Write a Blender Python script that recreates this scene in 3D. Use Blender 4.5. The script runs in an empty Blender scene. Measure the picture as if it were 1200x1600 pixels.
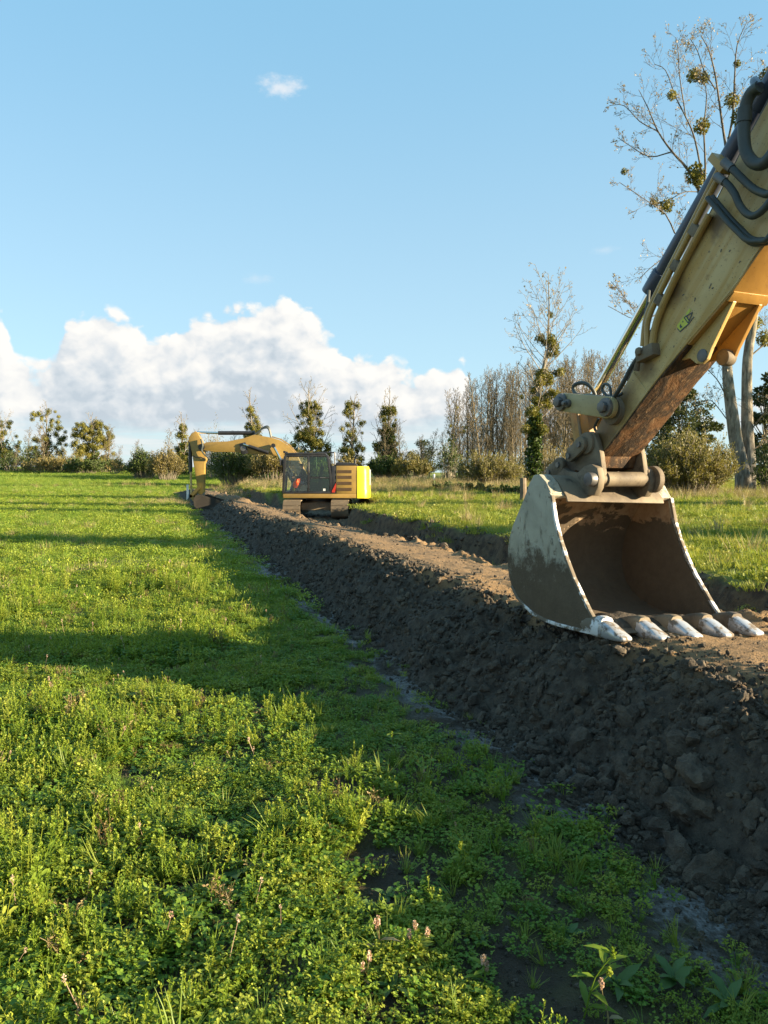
import bpy, bmesh, math, random
import numpy as np
from mathutils import Vector, Matrix, noise as mnoise

R = math.radians
scene = bpy.context.scene
COL = scene.collection

# ------------------------------------------------------------------ camera
CAM_H = 1.7
PITCH = math.atan(48 / 1250)
cam_d = bpy.data.cameras.new('camera')
cam = bpy.data.objects.new('camera', cam_d)
COL.objects.link(cam)
cam.location = (0, 0, CAM_H)
cam.rotation_euler = (math.pi / 2 - PITCH, 0, 0)
cam_d.sensor_fit = 'VERTICAL'
cam_d.sensor_height = 36.0
cam_d.lens = 36.0 * 1250 / 1600
cam_d.clip_start = 0.05
cam_d.clip_end = 6000
scene.camera = cam

# ------------------------------------------------------------------ sun, sky
SUN_EL = R(12.8)
SUN_TO = Vector((0.962, -0.272, 0)).normalized()          # horizontal direction towards the sun
sun_dir = Vector((SUN_TO.x * math.cos(SUN_EL), SUN_TO.y * math.cos(SUN_EL), math.sin(SUN_EL)))
sun_d = bpy.data.lights.new('sun', 'SUN')
sun_d.energy = 5.0
sun_d.angle = R(0.55)
sun_d.color = (1.0, 0.82, 0.55)
sun_o = bpy.data.objects.new('sun', sun_d)
COL.objects.link(sun_o)
sun_o.rotation_euler = sun_dir.to_track_quat('Z', 'Y').to_euler()

vs = scene.view_settings
vs.view_transform = 'Standard'
vs.look = 'None'
vs.exposure = 1.98
vs.gamma = 1.0
vs.use_curve_mapping = False
scene.render.engine = 'CYCLES'
scene.cycles.use_denoising = True
scene.cycles.max_bounces = 6
scene.cycles.transparent_max_bounces = 12
scene.cycles.sample_clamp_indirect = 6.0


class NT:
    """small helper round a node tree"""
    def __init__(self, tree):
        self.t = tree
        self.n = tree.nodes
        self.l = tree.links

    def node(self, kind, **kw):
        n = self.n.new(kind)
        for k, v in kw.items():
            setattr(n, k, v)
        return n

    def put(self, sock, val):
        if val is None:
            return
        if hasattr(val, 'is_output'):
            self.l.new(val, sock)
        else:
            if isinstance(val, (tuple, list)) and len(val) == 3 and sock.type == 'RGBA':
                val = tuple(val) + (1.0,)
            sock.default_value = val

    def math(self, op, a, b=None, c=None, clamp=False):
        n = self.node('ShaderNodeMath', operation=op, use_clamp=clamp)
        self.put(n.inputs[0], a); self.put(n.inputs[1], b); self.put(n.inputs[2], c)
        return n.outputs[0]

    def vmath(self, op, a, b=None, s=None):
        n = self.node('ShaderNodeVectorMath', operation=op)
        self.put(n.inputs[0], a); self.put(n.inputs[1], b)
        if s is not None:
            self.put(n.inputs['Scale'], s)
        return n.outputs[0]

    def noise(self, vec, scale, detail=4, rough=0.55, dist=0.0):
        n = self.node('ShaderNodeTexNoise')
        self.put(n.inputs['Vector'], vec)
        n.inputs['Scale'].default_value = scale
        n.inputs['Detail'].default_value = detail
        n.inputs['Roughness'].default_value = rough
        n.inputs['Distortion'].default_value = dist
        return n.outputs['Fac']

    def voronoi(self, vec, scale, smooth=0.6, feature='SMOOTH_F1'):
        n = self.node('ShaderNodeTexVoronoi', feature=feature, voronoi_dimensions='2D')
        self.put(n.inputs['Vector'], vec)
        n.inputs['Scale'].default_value = scale
        if feature == 'SMOOTH_F1':
            n.inputs['Smoothness'].default_value = smooth
        return n.outputs['Distance']

    def ramp(self, fac, stops, interp='LINEAR'):
        n = self.node('ShaderNodeValToRGB')
        n.color_ramp.interpolation = interp
        e = n.color_ramp.elements
        while len(e) < len(stops):
            e.new(0.5)
        for i, (p, c) in enumerate(stops):
            e[i].position = p
            if isinstance(c, (int, float)):
                c = (c, c, c)
            e[i].color = tuple(c) + (1.0,)
        self.put(n.inputs[0], fac)
        return n.outputs[0]

    def mix(self, fac, a, b, blend='MIX'):
        n = self.node('ShaderNodeMix', data_type='RGBA', blend_type=blend)
        n.clamp_factor = True
        self.put(n.inputs[0], fac); self.put(n.inputs[6], a); self.put(n.inputs[7], b)
        return n.outputs[2]

    def smooth(self, v, a, b, lo=0.0, hi=1.0):
        n = self.node('ShaderNodeMapRange', interpolation_type='SMOOTHSTEP')
        self.put(n.inputs[0], v)
        for i, q in enumerate((a, b, lo, hi)):
            n.inputs[i + 1].default_value = q
        return n.outputs[0]

    def bump(self, h, strength, dist):
        n = self.node('ShaderNodeBump')
        n.inputs['Strength'].default_value = strength
        n.inputs['Distance'].default_value = dist
        self.put(n.inputs['Height'], h)
        return n.outputs[0]


world = bpy.data.worlds.new('World')
scene.world = world
world.use_nodes = True
world.cycles.sampling_method = 'MANUAL'
world.cycles.sample_map_resolution = 256
w = NT(world.node_tree)
w.n.clear()
sky = w.node('ShaderNodeTexSky')
sky.sky_type = 'NISHITA'
sky.sun_disc = False
sky.sun_elevation = SUN_EL
sky.sun_rotation = math.atan2(SUN_TO.x, SUN_TO.y)
sky.altitude = 50
sky.air_density = 1.0
sky.dust_density = 0.1
sky.ozone_density = 3.0
tc = w.node('ShaderNodeTexCoord')
DIR = tc.outputs['Generated']


def cloud_group():
    g = bpy.data.node_groups.new('cumulus_density', 'ShaderNodeTree')
    g.interface.new_socket('Vector', in_out='INPUT', socket_type='NodeSocketVector')
    for nm in ('Density', 'Depth', 'Elevation', 'Azimuth', 'Fine'):
        g.interface.new_socket(nm, in_out='OUTPUT', socket_type='NodeSocketFloat')
    q = NT(g)
    gi = q.node('NodeGroupInput'); go = q.node('NodeGroupOutput')
    v = gi.outputs[0]
    sp = q.node('ShaderNodeSeparateXYZ'); q.put(sp.inputs[0], v)
    az = q.math('MULTIPLY', q.math('ARCTAN2', sp.outputs[0], sp.outputs[1]), 57.29578)
    hor = q.math('SQRT', q.math('ADD', q.math('MULTIPLY', sp.outputs[0], sp.outputs[0]), q.math('MULTIPLY', sp.outputs[1], sp.outputs[1])))
    el = q.math('MULTIPLY', q.math('ARCTAN2', sp.outputs[2], hor), 57.29578)
    cu = q.node('ShaderNodeFloatCurve')
    m = cu.mapping
    pts = [(-40, 9.5), (-30, 10.5), (-26.5, 11.0), (-25.3, 10.4), (-23.4, 7.2), (-21.5, 9.8), (-19.5, 10.9), (-17, 10.3), (-15, 9.7), (-13, 10.6), (-10, 11.6), (-7, 12.3), (-5, 11.2),
           (-2.5, 9.3), (0, 8.6), (2.4, 7.6), (4.2, 7.6), (5.6, 8.3), (6.3, 4.0), (8, 1.5), (10, 2.6), (12, 6.0), (14, 6.3), (16, 5.4), (19, 3.5), (22, 4.4), (25, 4.6), (28, 3.2), (40, 3.0)]
    c = m.curves[0]
    for a, e in pts[1:-1]:
        c.points.new((a + 40) / 80, e / 16)
    c.points[0].location = (0, pts[0][1] / 16)
    c.points[-1].location = (1, pts[-1][1] / 16)
    for pt in c.points:
        pt.handle_type = 'AUTO_CLAMPED'
    m.update()
    q.put(cu.inputs['Value'], q.math('DIVIDE', q.math('ADD', az, 40.0), 80.0, clamp=True))
    top = q.math('MULTIPLY', cu.outputs[0], 16.0)
    depth = q.math('SUBTRACT', top, el)                         # degrees below the bank's top
    cmb = q.node('ShaderNodeCombineXYZ')
    q.put(cmb.inputs[0], az); q.put(cmb.inputs[1], q.math('MULTIPLY', el, 1.25)); cmb.inputs[2].default_value = 3.7
    pv = cmb.outputs[0]
    warp = q.node('ShaderNodeTexNoise'); q.put(warp.inputs['Vector'], pv)
    warp.inputs['Scale'].default_value = 0.5; warp.inputs['Detail'].default_value = 3
    wv = q.vmath('SCALE', q.vmath('SUBTRACT', warp.outputs['Color'], (0.5, 0.5, 0.5)), s=1.5)
    pw = q.vmath('ADD', pv, wv)
    b1 = q.voronoi(pw, 0.36, 0.6)
    b2 = q.voronoi(pw, 0.85, 0.55)
    b3 = q.voronoi(pw, 1.9, 0.5)
    fine = q.noise(pw, 2.2, 7, 0.55)
    s = q.math('MULTIPLY', q.math('SUBTRACT', 0.42, b1), 1.9)
    s = q.math('ADD', s, q.math('MULTIPLY', q.math('SUBTRACT', 0.42, b2), 1.25))
    s = q.math('ADD', s, q.math('MULTIPLY', q.math('SUBTRACT', 0.42, b3), 0.42))
    s = q.math('ADD', s, q.math('MULTIPLY', q.math('SUBTRACT', fine, 0.5), 0.9))
    dens = q.math('ADD', q.math('ADD', depth, 0.45), s)
    for i, o in enumerate((dens, depth, el, az, fine)):
        q.put(go.inputs[i], o)
    return g


CG = cloud_group()


def cg(vec):
    n = w.node('ShaderNodeGroup'); n.node_tree = CG
    w.put(n.inputs[0], vec)
    return n.outputs


c0 = cg(DIR)
c1 = cg(w.vmath('ADD', DIR, (0.011, -0.002, 0.013)))          # one step towards the sun
dens, depth, el, az, fine = c0
relief = w.math('SUBTRACT', dens, c1[0])
alpha_c = w.math('MULTIPLY', w.smooth(dens, 0.0, 0.85), w.smooth(depth, -1.1, -0.4))
# flat base of the bank: ends at about 4.6 degrees over the horizon, broken
nb = w.noise(w.vmath('MULTIPLY', DIR, (5, 5, 26)), 1.0, 5, 0.55)
base_el = w.math('ADD', w.math('MULTIPLY', w.math('SUBTRACT', nb, 0.5), 4.0), 3.9)
base_k = w.smooth(w.math('SUBTRACT', el, base_el), -1.0, 0.7)
alpha_c = w.math('MULTIPLY', alpha_c, base_k)
# layered thin cloud under the base
st = w.noise(w.vmath('MULTIPLY', DIR, (4, 4, 42)), 1.0, 6, 0.6)
streak = w.smooth(st, 0.30, 0.58)
streak = w.math('MULTIPLY', streak, w.smooth(el, 7.5, 3.5))
streak = w.math('MULTIPLY', streak, w.smooth(az, 20.0, -4.0, 0.25, 1.0))
streak = w.math('MULTIPLY', streak, 0.8)
# a few wisps in the blue


def wisp(a0, e0, ra, re, amp):
    dx = w.math('DIVIDE', w.math('SUBTRACT', az, a0), ra)
    dy = w.math('DIVIDE', w.math('SUBTRACT', el, e0), re)
    d = w.math('SQRT', w.math('ADD', w.math('MULTIPLY', dx, dx), w.math('MULTIPLY', dy, dy)))
    n = w.noise(w.vmath('MULTIPLY', DIR, (60, 60, 110)), 1.0, 6, 0.62)
    k = w.math('SUBTRACT', w.math('ADD', w.math('SUBTRACT', 1.0, d), w.math('MULTIPLY', n, 1.5)), 0.9)
    return w.math('MULTIPLY', w.smooth(k, 0.0, 0.9), amp)


wis = w.math('MAXIMUM', wisp(-7.2, 25.6, 2.2, 1.0, 0.8), wisp(-9.0, 13.9, 1.6, 0.55, 0.28))
wis = w.math('MAXIMUM', wis, wisp(15.2, 15.4, 1.6, 0.4, 0.25))
lum = w.math('ADD', 0.87, w.math('MULTIPLY', w.math('SUBTRACT', relief, 0.75), 0.17))
lum = w.math('SUBTRACT', lum, w.math('MULTIPLY', w.smooth(depth, 0.4, 6.5), 0.38))
lum = w.math('MINIMUM', w.math('MAXIMUM', lum, 0.46), 1.0)
ccol = w.ramp(lum, [(0.42, (0.55, 0.64, 0.72)), (0.62, (0.73, 0.79, 0.84)), (0.82, (0.94, 0.945, 0.935)), (1.0, (1.06, 1.04, 0.99))])
CLOUD_K = 3.1
ccol = w.mix(1.0, ccol, (CLOUD_K, CLOUD_K, CLOUD_K), 'MULTIPLY')
skyc = sky.outputs[0]
skyc = w.mix(1.0, skyc, (0.94, 1.03, 1.02), 'MULTIPLY')
veil = w.mix(w.smooth(el, 2.0, 34.0), (1.78, 2.50, 2.85), (0.96, 1.98, 2.74))
skyc = w.mix(0.78, skyc, veil)       # thin high veil that evens the blue out
stc = w.mix(1.0, w.mix(w.smooth(st, 0.40, 0.60), (0.66, 0.74, 0.79), (0.88, 0.90, 0.90)), (CLOUD_K, CLOUD_K, CLOUD_K), 'MULTIPLY')
col = w.mix(streak, skyc, stc)
col = w.mix(wis, col, (0.9 * CLOUD_K, 0.93 * CLOUD_K, 0.97 * CLOUD_K))
col = w.mix(alpha_c, col, ccol)
bg = w.node('ShaderNodeBackground')
bg.inputs['Strength'].default_value = 0.080
w.put(bg.inputs['Color'], col)
wo = w.node('ShaderNodeOutputWorld')
w.l.new(bg.outputs[0], wo.inputs[0])

# ------------------------------------------------------------------ camera-ray helpers (real distances)
CAM = np.array([0, 0, CAM_H])
FWD = np.array([0, math.cos(PITCH), -math.sin(PITCH)])
UPV = np.array([0, math.sin(PITCH), math.cos(PITCH)])


def at(x, y, Y):
    d = FWD + (x - 600) / 1250 * np.array([1., 0, 0]) + (800 - y) / 1250 * UPV
    return CAM + d * Y / d[1]


# ------------------------------------------------------------------ numpy noise
_tab = {}


def vnoise(x, y, seed=0):
    if seed not in _tab:
        _tab[seed] = np.random.RandomState(seed + 11).rand(256, 256)
    t = _tab[seed]
    xi = np.floor(x).astype(int); yi = np.floor(y).astype(int)
    fx = x - xi; fy = y - yi
    fx = fx * fx * fx * (fx * (fx * 6 - 15) + 10); fy = fy * fy * fy * (fy * (fy * 6 - 15) + 10)
    a = t[xi & 255, yi & 255]; b = t[(xi + 1) & 255, yi & 255]
    c = t[xi & 255, (yi + 1) & 255]; d = t[(xi + 1) & 255, (yi + 1) & 255]
    return (a + (b - a) * fx) * (1 - fy) + (c + (d - c) * fx) * fy


def fbm(x, y, seed=0, oct=4, gain=0.5):
    s = 0; a = 1; tot = 0
    for i in range(oct):
        s = s + a * vnoise(x * 2 ** i + 17.3 * i, y * 2 ** i - 9.1 * i, seed + i)
        tot += a; a *= gain
    return s / tot


def sstep(a, b, v):
    t = np.clip((v - a) / (b - a), 0, 1)
    return t * t * (3 - 2 * t)


# ------------------------------------------------------------------ height functions; S = distance across the bank line
SK = 0.30


def S_of(X, Y):
    return X + SK * np.minimum(Y, 62)


def zf(X, Y):
    """level of the open field"""
    k = 0.00017 + (0.00006 - 0.00017) * sstep(-45, 15, X)
    Yc = np.minimum(Y, 150)
    z = 0.014 * np.maximum(Yc - 7, 0) * sstep(5, 14, Yc) + k * np.maximum(Yc - 40, 0) ** 2
    return z


def lip(Y):
    return 7.2 + 3.0 * sstep(27, 33, Y) * (1 - sstep(42, 48, Y)) + 0.35 * (vnoise(Y * 0.55, Y * 0 + 3.3, 5) - 0.5) + 0.25 * (vnoise(Y * 1.9, Y * 0 + 1.3, 6) - 0.5)


def trench(X, Y):
    return -0.10 - 0.25 * sstep(26, 33, Y) * (1 - sstep(43, 50, Y))


def ground_z(X, Y, fine=True):
    X = np.asarray(X, float); Y = np.asarray(Y, float)
    s = S_of(X, Y)
    z = zf(X, Y)
    L = lip(Y)
    right = sstep(4.0, 5.2, s)
    mead = 0.46 * sstep(L - 0.28, L + 0.06, s) + 0.12 * sstep(8, 20, s)
    tr = trench(X, Y) * (1 - sstep(L - 0.30, L + 0.05, s))
    endk = 1 - sstep(62, 75, Y)
    z = z + right * (mead * 1.0 + tr * endk)
    if fine:
        near = 1 / (1 + np.maximum(Y, 0) * 0.02)
        z = z + 0.05 * (fbm(X * 0.7, Y * 0.7, 20, 3) - 0.5) * 2 * near
        z = z + 0.035 * (fbm(X * 4.0, Y * 4.0, 30, 3) - 0.5) * 2 * near * sstep(60, 20, Y)
        rough = sstep(4.8, 5.4, s) * (1 - sstep(L + 0.05, L + 0.35, s))
        z = z + rough * (0.20 * (fbm(X * 3.1, Y * 3.1, 40, 4) - 0.5) + 0.10 * (np.abs(fbm(X * 8, Y * 8, 45, 3) - 0.5) * 2 - 0.3))
        # shallow wet furrow at the bank's toe
        z = z - 0.05 * np.exp(-((s - 2.26 - 0.2 * (vnoise(Y * 0.7, Y * 0, 8) - 0.5)) / 0.16) ** 2)
    return z


_hbY = [-12, 7, 9.5, 12.5, 16, 22, 40, 55, 63]
_hbZ = [0.62, 0.62, 0.64, 0.64, 0.62, 0.56, 0.56, 0.5, 0.0]


def bank_z(s, Y):
    s = np.asarray(s, float); Y = np.asarray(Y, float)
    X = s - SK * np.minimum(Y, 62)
    hb = np.interp(Y, _hbY, _hbZ)
    n1 = vnoise(Y * 0.6, Y * 0 + 5.5, 50) - 0.5
    n2 = vnoise(Y * 1.7, Y * 0 + 2.5, 51) - 0.5
    toe = 2.45 + 0.30 * n1 + 0.16 * n2
    crest = 3.22 + 0.22 * (vnoise(Y * 0.9, Y * 0 + 7.5, 52) - 0.5) + 0.12 * (vnoise(Y * 2.7, Y * 0 + 1.5, 53) - 0.5) + 0.12 * (hb - 0.62)
    notch = sstep(32.5, 34.5, Y) * (1 - sstep(40, 43, Y)) * 0.95
    toe = toe + notch; crest = crest + notch
    wide = 2.6 * (1 - sstep(-1.0, 2.2, Y))
    rt = 4.85 + wide + 0.25 * (vnoise(Y * 0.7, Y * 0 + 2.1, 54) - 0.5)
    t = np.clip((s - toe) / (crest - toe), 0, 1)
    prof = t ** 0.92
    prof = prof * (1 - 0.10 * np.exp(-((s - crest) / 0.16) ** 2))
    prof = prof * (1 - (0.20 + 0.14 * sstep(14, 20, Y)) * sstep(crest + 0.3, rt, s) * sstep(7, 12, Y))
    prof = prof * (1 - sstep(rt, rt + 0.75, s))
    z = zf(X, Y) - 0.05 + (hb + 0.05) * prof
    slope = sstep(0.0, 0.10, t) * (1 - sstep(crest - 0.06, crest + 0.22, s)) + sstep(rt - 0.15, rt + 0.1, s)
    slope = np.clip(slope, 0, 1)
    # lumps: rounded (1-|n|) ridges on the tipped side, flatter on the pressed top
    def bil(f, sd):
        return 1 - np.abs(2 * vnoise(s * f + 3.1 * vnoise(s * 2, Y * 2, sd + 7), Y * f, sd) - 1) * 1.6
    lump = 0.10 * (bil(2.2, 60) - 0.45) + 0.060 * (bil(5.0, 61) - 0.45) + 0.034 * (bil(11, 62) - 0.45) + 0.018 * (bil(23, 63) - 0.45)
    z = z + slope * lump * sstep(0.0, 0.12, t)
    top = (1 - slope) * sstep(0.5, 0.9, t)
    plate = fbm(s * 1.9, Y * 1.1, 70, 3)
    plate = 0.07 * (np.floor(plate * 9) / 9 * 0.6 + plate * 0.4 - 0.5)
    lane = np.exp(-((s - 3.65) / 0.22) ** 4) + np.exp(-((s - 4.5) / 0.22) ** 4)
    rut = (0.017 * np.sin(Y * 30 + 2.5 * vnoise(s * 3, Y, 73)) - 0.02) * lane * sstep(0.35, 0.6, vnoise(s * 0.9, Y * 0.5, 74))
    z = z + top * (plate + rut + 0.022 * (fbm(s * 7, Y * 7, 71, 4) - 0.5) + 0.008 * (bil(17, 64) - 0.45))
    z = z + 0.015 * np.exp(-((s - rt - 0.05) / 0.16) ** 2) * (bil(3.1, 67) + 0.1) * sstep(6.5, 9, Y) * (hb > 0.3)
    # crumbs along the crest
    z = z + 0.05 * np.exp(-((s - crest - 0.08) / 0.12) ** 2) * (bil(6, 66) - 0.2) * prof
    z = z - 0.35 * (1 - sstep(toe - 0.18, toe + 0.02, s)) - 0.6 * sstep(rt + 0.6, rt + 0.9, s) - 0.4 * sstep(62, 63, Y)
    return z


def top_z(X, Y):
    g = ground_z(X, Y)
    s = S_of(np.asarray(X, float), np.asarray(Y, float))
    b = np.where((s > 2.0) & (s < 8.4) & (np.asarray(Y) < 63), bank_z(s, Y), -9)
    return np.maximum(g, b)


# ------------------------------------------------------------------ materials
MATS = {}


def new_mat(name):
    m = bpy.data.materials.new(name)
    m.use_nodes = True
    t = NT(m.node_tree)
    t.n.clear()
    out = t.node('ShaderNodeOutputMaterial')
    p = t.node('ShaderNodeBsdfPrincipled')
    t.l.new(p.outputs[0], out.inputs[0])
    MATS[name] = m
    return m, t, p, out


def P(p, t, color=None, rough=None, metal=None, normal=None, spec=None):
    if color is not None: t.put(p.inputs['Base Color'], color)
    if rough is not None: t.put(p.inputs['Roughness'], rough)
    if metal is not None: t.put(p.inputs['Metallic'], metal)
    if normal is not None: t.put(p.inputs['Normal'], normal)
    if spec is not None: t.put(p.inputs['Specular IOR Level'], spec)


def geo_pos(t):
    return t.node('ShaderNodeNewGeometry').outputs['Position']


def obj_pos(t):
    return t.node('ShaderNodeTexCoord').outputs['Object']


def attr(t, name):
    n = t.node('ShaderNodeAttribute', attribute_name=name)
    return n.outputs['Fac']


def soil_material(name, dark, mid, dry_lit, use_attr=False, obj=False):
    m, t, p, o = new_mat(name)
    v = obj_pos(t) if obj else geo_pos(t)
    n1 = t.noise(v, 1.3, 5, 0.6)
    n2 = t.noise(v, 14, 6, 0.65)
    n3 = t.noise(v, 60, 4, 0.6)
    c = t.mix(t.smooth(n2, 0.3, 0.7), dark, mid)
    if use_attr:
        k = t.math('MULTIPLY', attr(t, 'dry_lit'), t.smooth(t.math('ADD', n1, t.math('MULTIPLY', n2, 0.6)), 0.45, 0.85))
        c = t.mix(k, c, dry_lit)
    else:
        c = t.mix(t.math('MULTIPLY', t.smooth(n1, 0.45, 0.7), 0.35), c, dry_lit)
    if not use_attr:
        c = t.mix(1.0, c, t.ramp(t.node('ShaderNodeObjectInfo').outputs['Random'], [(0.0, 0.7), (1.0, 1.35)]), 'MULTIPLY')
    h = t.math('ADD', t.math('MULTIPLY', n2, 1.0), t.math('MULTIPLY', n3, 0.5))
    n4 = t.noise(v, 130, 3, 0.6)
    h = t.math('ADD', h, t.math('MULTIPLY', n4, 0.25))
    P(p, t, c, 0.9, 0, t.bump(h, 1.0, 0.035), 0.25)
    return m


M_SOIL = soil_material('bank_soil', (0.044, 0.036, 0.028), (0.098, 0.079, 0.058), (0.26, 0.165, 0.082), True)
M_CLOD = soil_material('clod_soil', (0.050, 0.041, 0.032), (0.112, 0.090, 0.066), (0.15, 0.112, 0.07))


def ground_material():
    m, t, p, o = new_mat('field_ground')
    v = geo_pos(t)
    n1 = t.noise(v, 0.35, 4, 0.6)
    n2 = t.noise(v, 5, 6, 0.65)
    n3 = t.noise(v, 38, 5, 0.65)
    soil = t.mix(n2, (0.034, 0.025, 0.018), (0.085, 0.063, 0.043))
    g = t.mix(t.smooth(n2, 0.35, 0.65), (0.125, 0.165, 0.022), (0.23, 0.25, 0.042))
    g = t.mix(t.math('MULTIPLY', t.smooth(n1, 0.45, 0.75), 0.6), g, (0.26, 0.24, 0.07))
    far = attr(t, 'green')
    c = t.mix(t.math('MULTIPLY', far, t.smooth(n3, 0.25, 0.5, 0.75, 1.0)), soil, g)
    dry_lit = attr(t, 'dry_lit')
    c = t.mix(t.math('MULTIPLY', dry_lit, t.smooth(n2, 0.35, 0.6)), c, (0.30, 0.23, 0.12))
    mud = t.math('MULTIPLY', attr(t, 'mud'), t.smooth(t.noise(v, 2.2, 6, 0.7), 0.42, 0.58))
    silt = t.mix(t.smooth(n3, 0.4, 0.65), (0.105, 0.10, 0.092), (0.27, 0.27, 0.265))
    c = t.mix(mud, c, silt)
    rough = t.math('SUBTRACT', 0.92, t.math('MULTIPLY', mud, 0.5))
    n4 = t.noise(v, 120, 4, 0.65)
    P(p, t, c, rough, 0, t.bump(t.math('ADD', t.math('ADD', n2, t.math('MULTIPLY', n3, 0.8)), t.math('MULTIPLY', n4, 0.35)), 1.0, 0.04), 0.25)
    return m


M_GROUND = ground_material()


def leaf_material(name, stops, trans=0.35, rough=0.5, rand=True, scale=0.0):
    m, t, p, o = new_mat(name)
    oi = t.node('ShaderNodeObjectInfo')
    f = oi.outputs['Random']
    n = t.noise(geo_pos(t), 3.0 if scale == 0 else scale, 4, 0.6)
    f = t.math('ADD', t.math('MULTIPLY', f, 0.55), t.math('MULTIPLY', n, 0.55))
    if not rand:
        f = n
    c = t.ramp(f, stops)
    P(p, t, c, rough, 0, None, 0.3)
    tr = t.node('ShaderNodeBsdfTranslucent')
    t.put(tr.inputs['Color'], t.mix(1.0, c, (1.25, 1.2, 0.7), 'MULTIPLY'))
    mx = t.node('ShaderNodeMixShader')
    mx.inputs[0].default_value = trans
    t.l.new(p.outputs[0], mx.inputs[1]); t.l.new(tr.outputs[0], mx.inputs[2])
    t.l.new(mx.outputs[0], o.inputs[0])
    return m


M_CLOVER = leaf_material('clover_leaf', [(0.1, (0.055, 0.135, 0.020)), (0.5, (0.12, 0.22, 0.024)), (0.9, (0.22, 0.29, 0.032))])
M_WEED = leaf_material('weed_leaf', [(0.1, (0.105, 0.185, 0.020)), (0.5, (0.205, 0.280, 0.028)), (0.9, (0.33, 0.355, 0.050))])
M_GRASS = leaf_material('grass_blade', [(0.1, (0.072, 0.145, 0.022)), (0.5, (0.150, 0.23, 0.030)), (0.9, (0.27, 0.30, 0.055))])
M_MEADOW = leaf_material('meadow_blade', [(0.1, (0.135, 0.19, 0.028)), (0.5, (0.215, 0.26, 0.038)), (0.9, (0.34, 0.32, 0.075))])
M_DRY = leaf_material('dry_grass', [(0.1, (0.17, 0.13, 0.065)), (0.5, (0.28, 0.22, 0.11)), (0.9, (0.36, 0.30, 0.16))], 0.3)
M_STALK = leaf_material('dry_stalk', [(0.1, (0.11, 0.07, 0.03)), (0.5, (0.18, 0.13, 0.055)), (0.9, (0.25, 0.20, 0.09))], 0.1)
M_HEAD = leaf_material('knotweed_head', [(0.1, (0.42, 0.26, 0.20)), (0.9, (0.58, 0.44, 0.34))], 0.3)
M_DOCK = leaf_material('dock_leaf', [(0.1, (0.055, 0.115, 0.030)), (0.9, (0.095, 0.16, 0.045))], 0.25)
M_MISTLE = leaf_material('mistletoe_leaf', [(0.1, (0.070, 0.074, 0.012)), (0.5, (0.135, 0.130, 0.022)), (0.9, (0.22, 0.195, 0.042))], 0.3, 0.5, True, 0.8)
M_IVY = leaf_material('ivy_leaf', [(0.2, (0.025, 0.045, 0.012)), (0.8, (0.07, 0.105, 0.022))], 0.2, 0.4, False, 2.0)
M_EVER = leaf_material('evergreen_leaf', [(0.25, (0.022, 0.036, 0.010)), (0.75, (0.075, 0.085, 0.020))], 0.2, 0.5, False, 1.0)
M_OLIVE = leaf_material('olive_bush_leaf', [(0.25, (0.085, 0.085, 0.024)), (0.5, (0.16, 0.145, 0.042)), (0.8, (0.25, 0.205, 0.07))], 0.35, 0.5, False, 1.2)
M_BROWN = leaf_material('brown_bush_leaf', [(0.25, (0.105, 0.095, 0.032)), (0.5, (0.19, 0.155, 0.052)), (0.8, (0.28, 0.215, 0.08))], 0.3, 0.5, False, 0.8)
M_BRAMBLE = leaf_material('bramble_leaf', [(0.25, (0.035, 0.060, 0.014)), (0.75, (0.10, 0.13, 0.03))], 0.25, 0.5, False, 1.0)
M_AUTUMN = leaf_material('last_leaf', [(0.2, (0.20, 0.15, 0.09)), (0.8, (0.42, 0.34, 0.24))], 0.35, 0.4, False, 1.0)


def bark_material(name, a, b, c):
    m, t, p, o = new_mat(name)
    v = geo_pos(t)
    sv = t.vmath('MULTIPLY', v, (1, 1, 0.25))
    n = t.noise(sv, 7, 6, 0.65)
    n2 = t.noise(v, 0.9, 3, 0.6)
    cc = t.mix(t.smooth(n, 0.35, 0.65), a, b)
    cc = t.mix(t.math('MULTIPLY', t.smooth(n2, 0.5, 0.7), 0.6), cc, c)
    P(p, t, cc, 0.9, 0, t.bump(n, 0.8, 0.05), 0.2)
    return m


M_BARK = bark_material('poplar_bark', (0.10, 0.085, 0.066), (0.29, 0.255, 0.205), (0.19, 0.175, 0.115))
M_TWIG = bark_material('twig_bark', (0.165, 0.14, 0.105), (0.28, 0.245, 0.185), (0.23, 0.205, 0.14))
M_BRANCH = bark_material('branch_bark', (0.075, 0.062, 0.048), (0.17, 0.142, 0.108), (0.13, 0.115, 0.08))
M_WOODROW = bark_material('woodland_bark', (0.105, 0.085, 0.054), (0.195, 0.155, 0.098), (0.16, 0.14, 0.075))


def paint_material(name, base, stain, rust, dirt_amt=0.5, rough=0.5, seed=0.0, spec=0.4, sc=1.6):
    m, t, p, o = new_mat(name)
    v = t.vmath('ADD', obj_pos(t), (seed, seed * 1.7, seed * 0.3))
    n1 = t.noise(v, sc, 7, 0.66, 0.5)
    n2 = t.noise(v, 9, 6, 0.65)
    n3 = t.noise(v, 70, 3, 0.5)
    c = t.mix(t.smooth(n1, 0.40, 0.68), base, stain)
    c = t.mix(t.math('MULTIPLY', t.smooth(n2, 0.56, 0.74), dirt_amt), c, rust)
    c = t.mix(t.math('MULTIPLY', t.smooth(n3, 0.66, 0.72), dirt_amt), c, (0.05, 0.04, 0.03))
    r = t.math('ADD', rough, t.math('MULTIPLY', t.math('SUBTRACT', n2, 0.5), 0.4))
    P(p, t, c, r, 0, t.bump(n2, 0.12, 0.01), spec)
    return m


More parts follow.
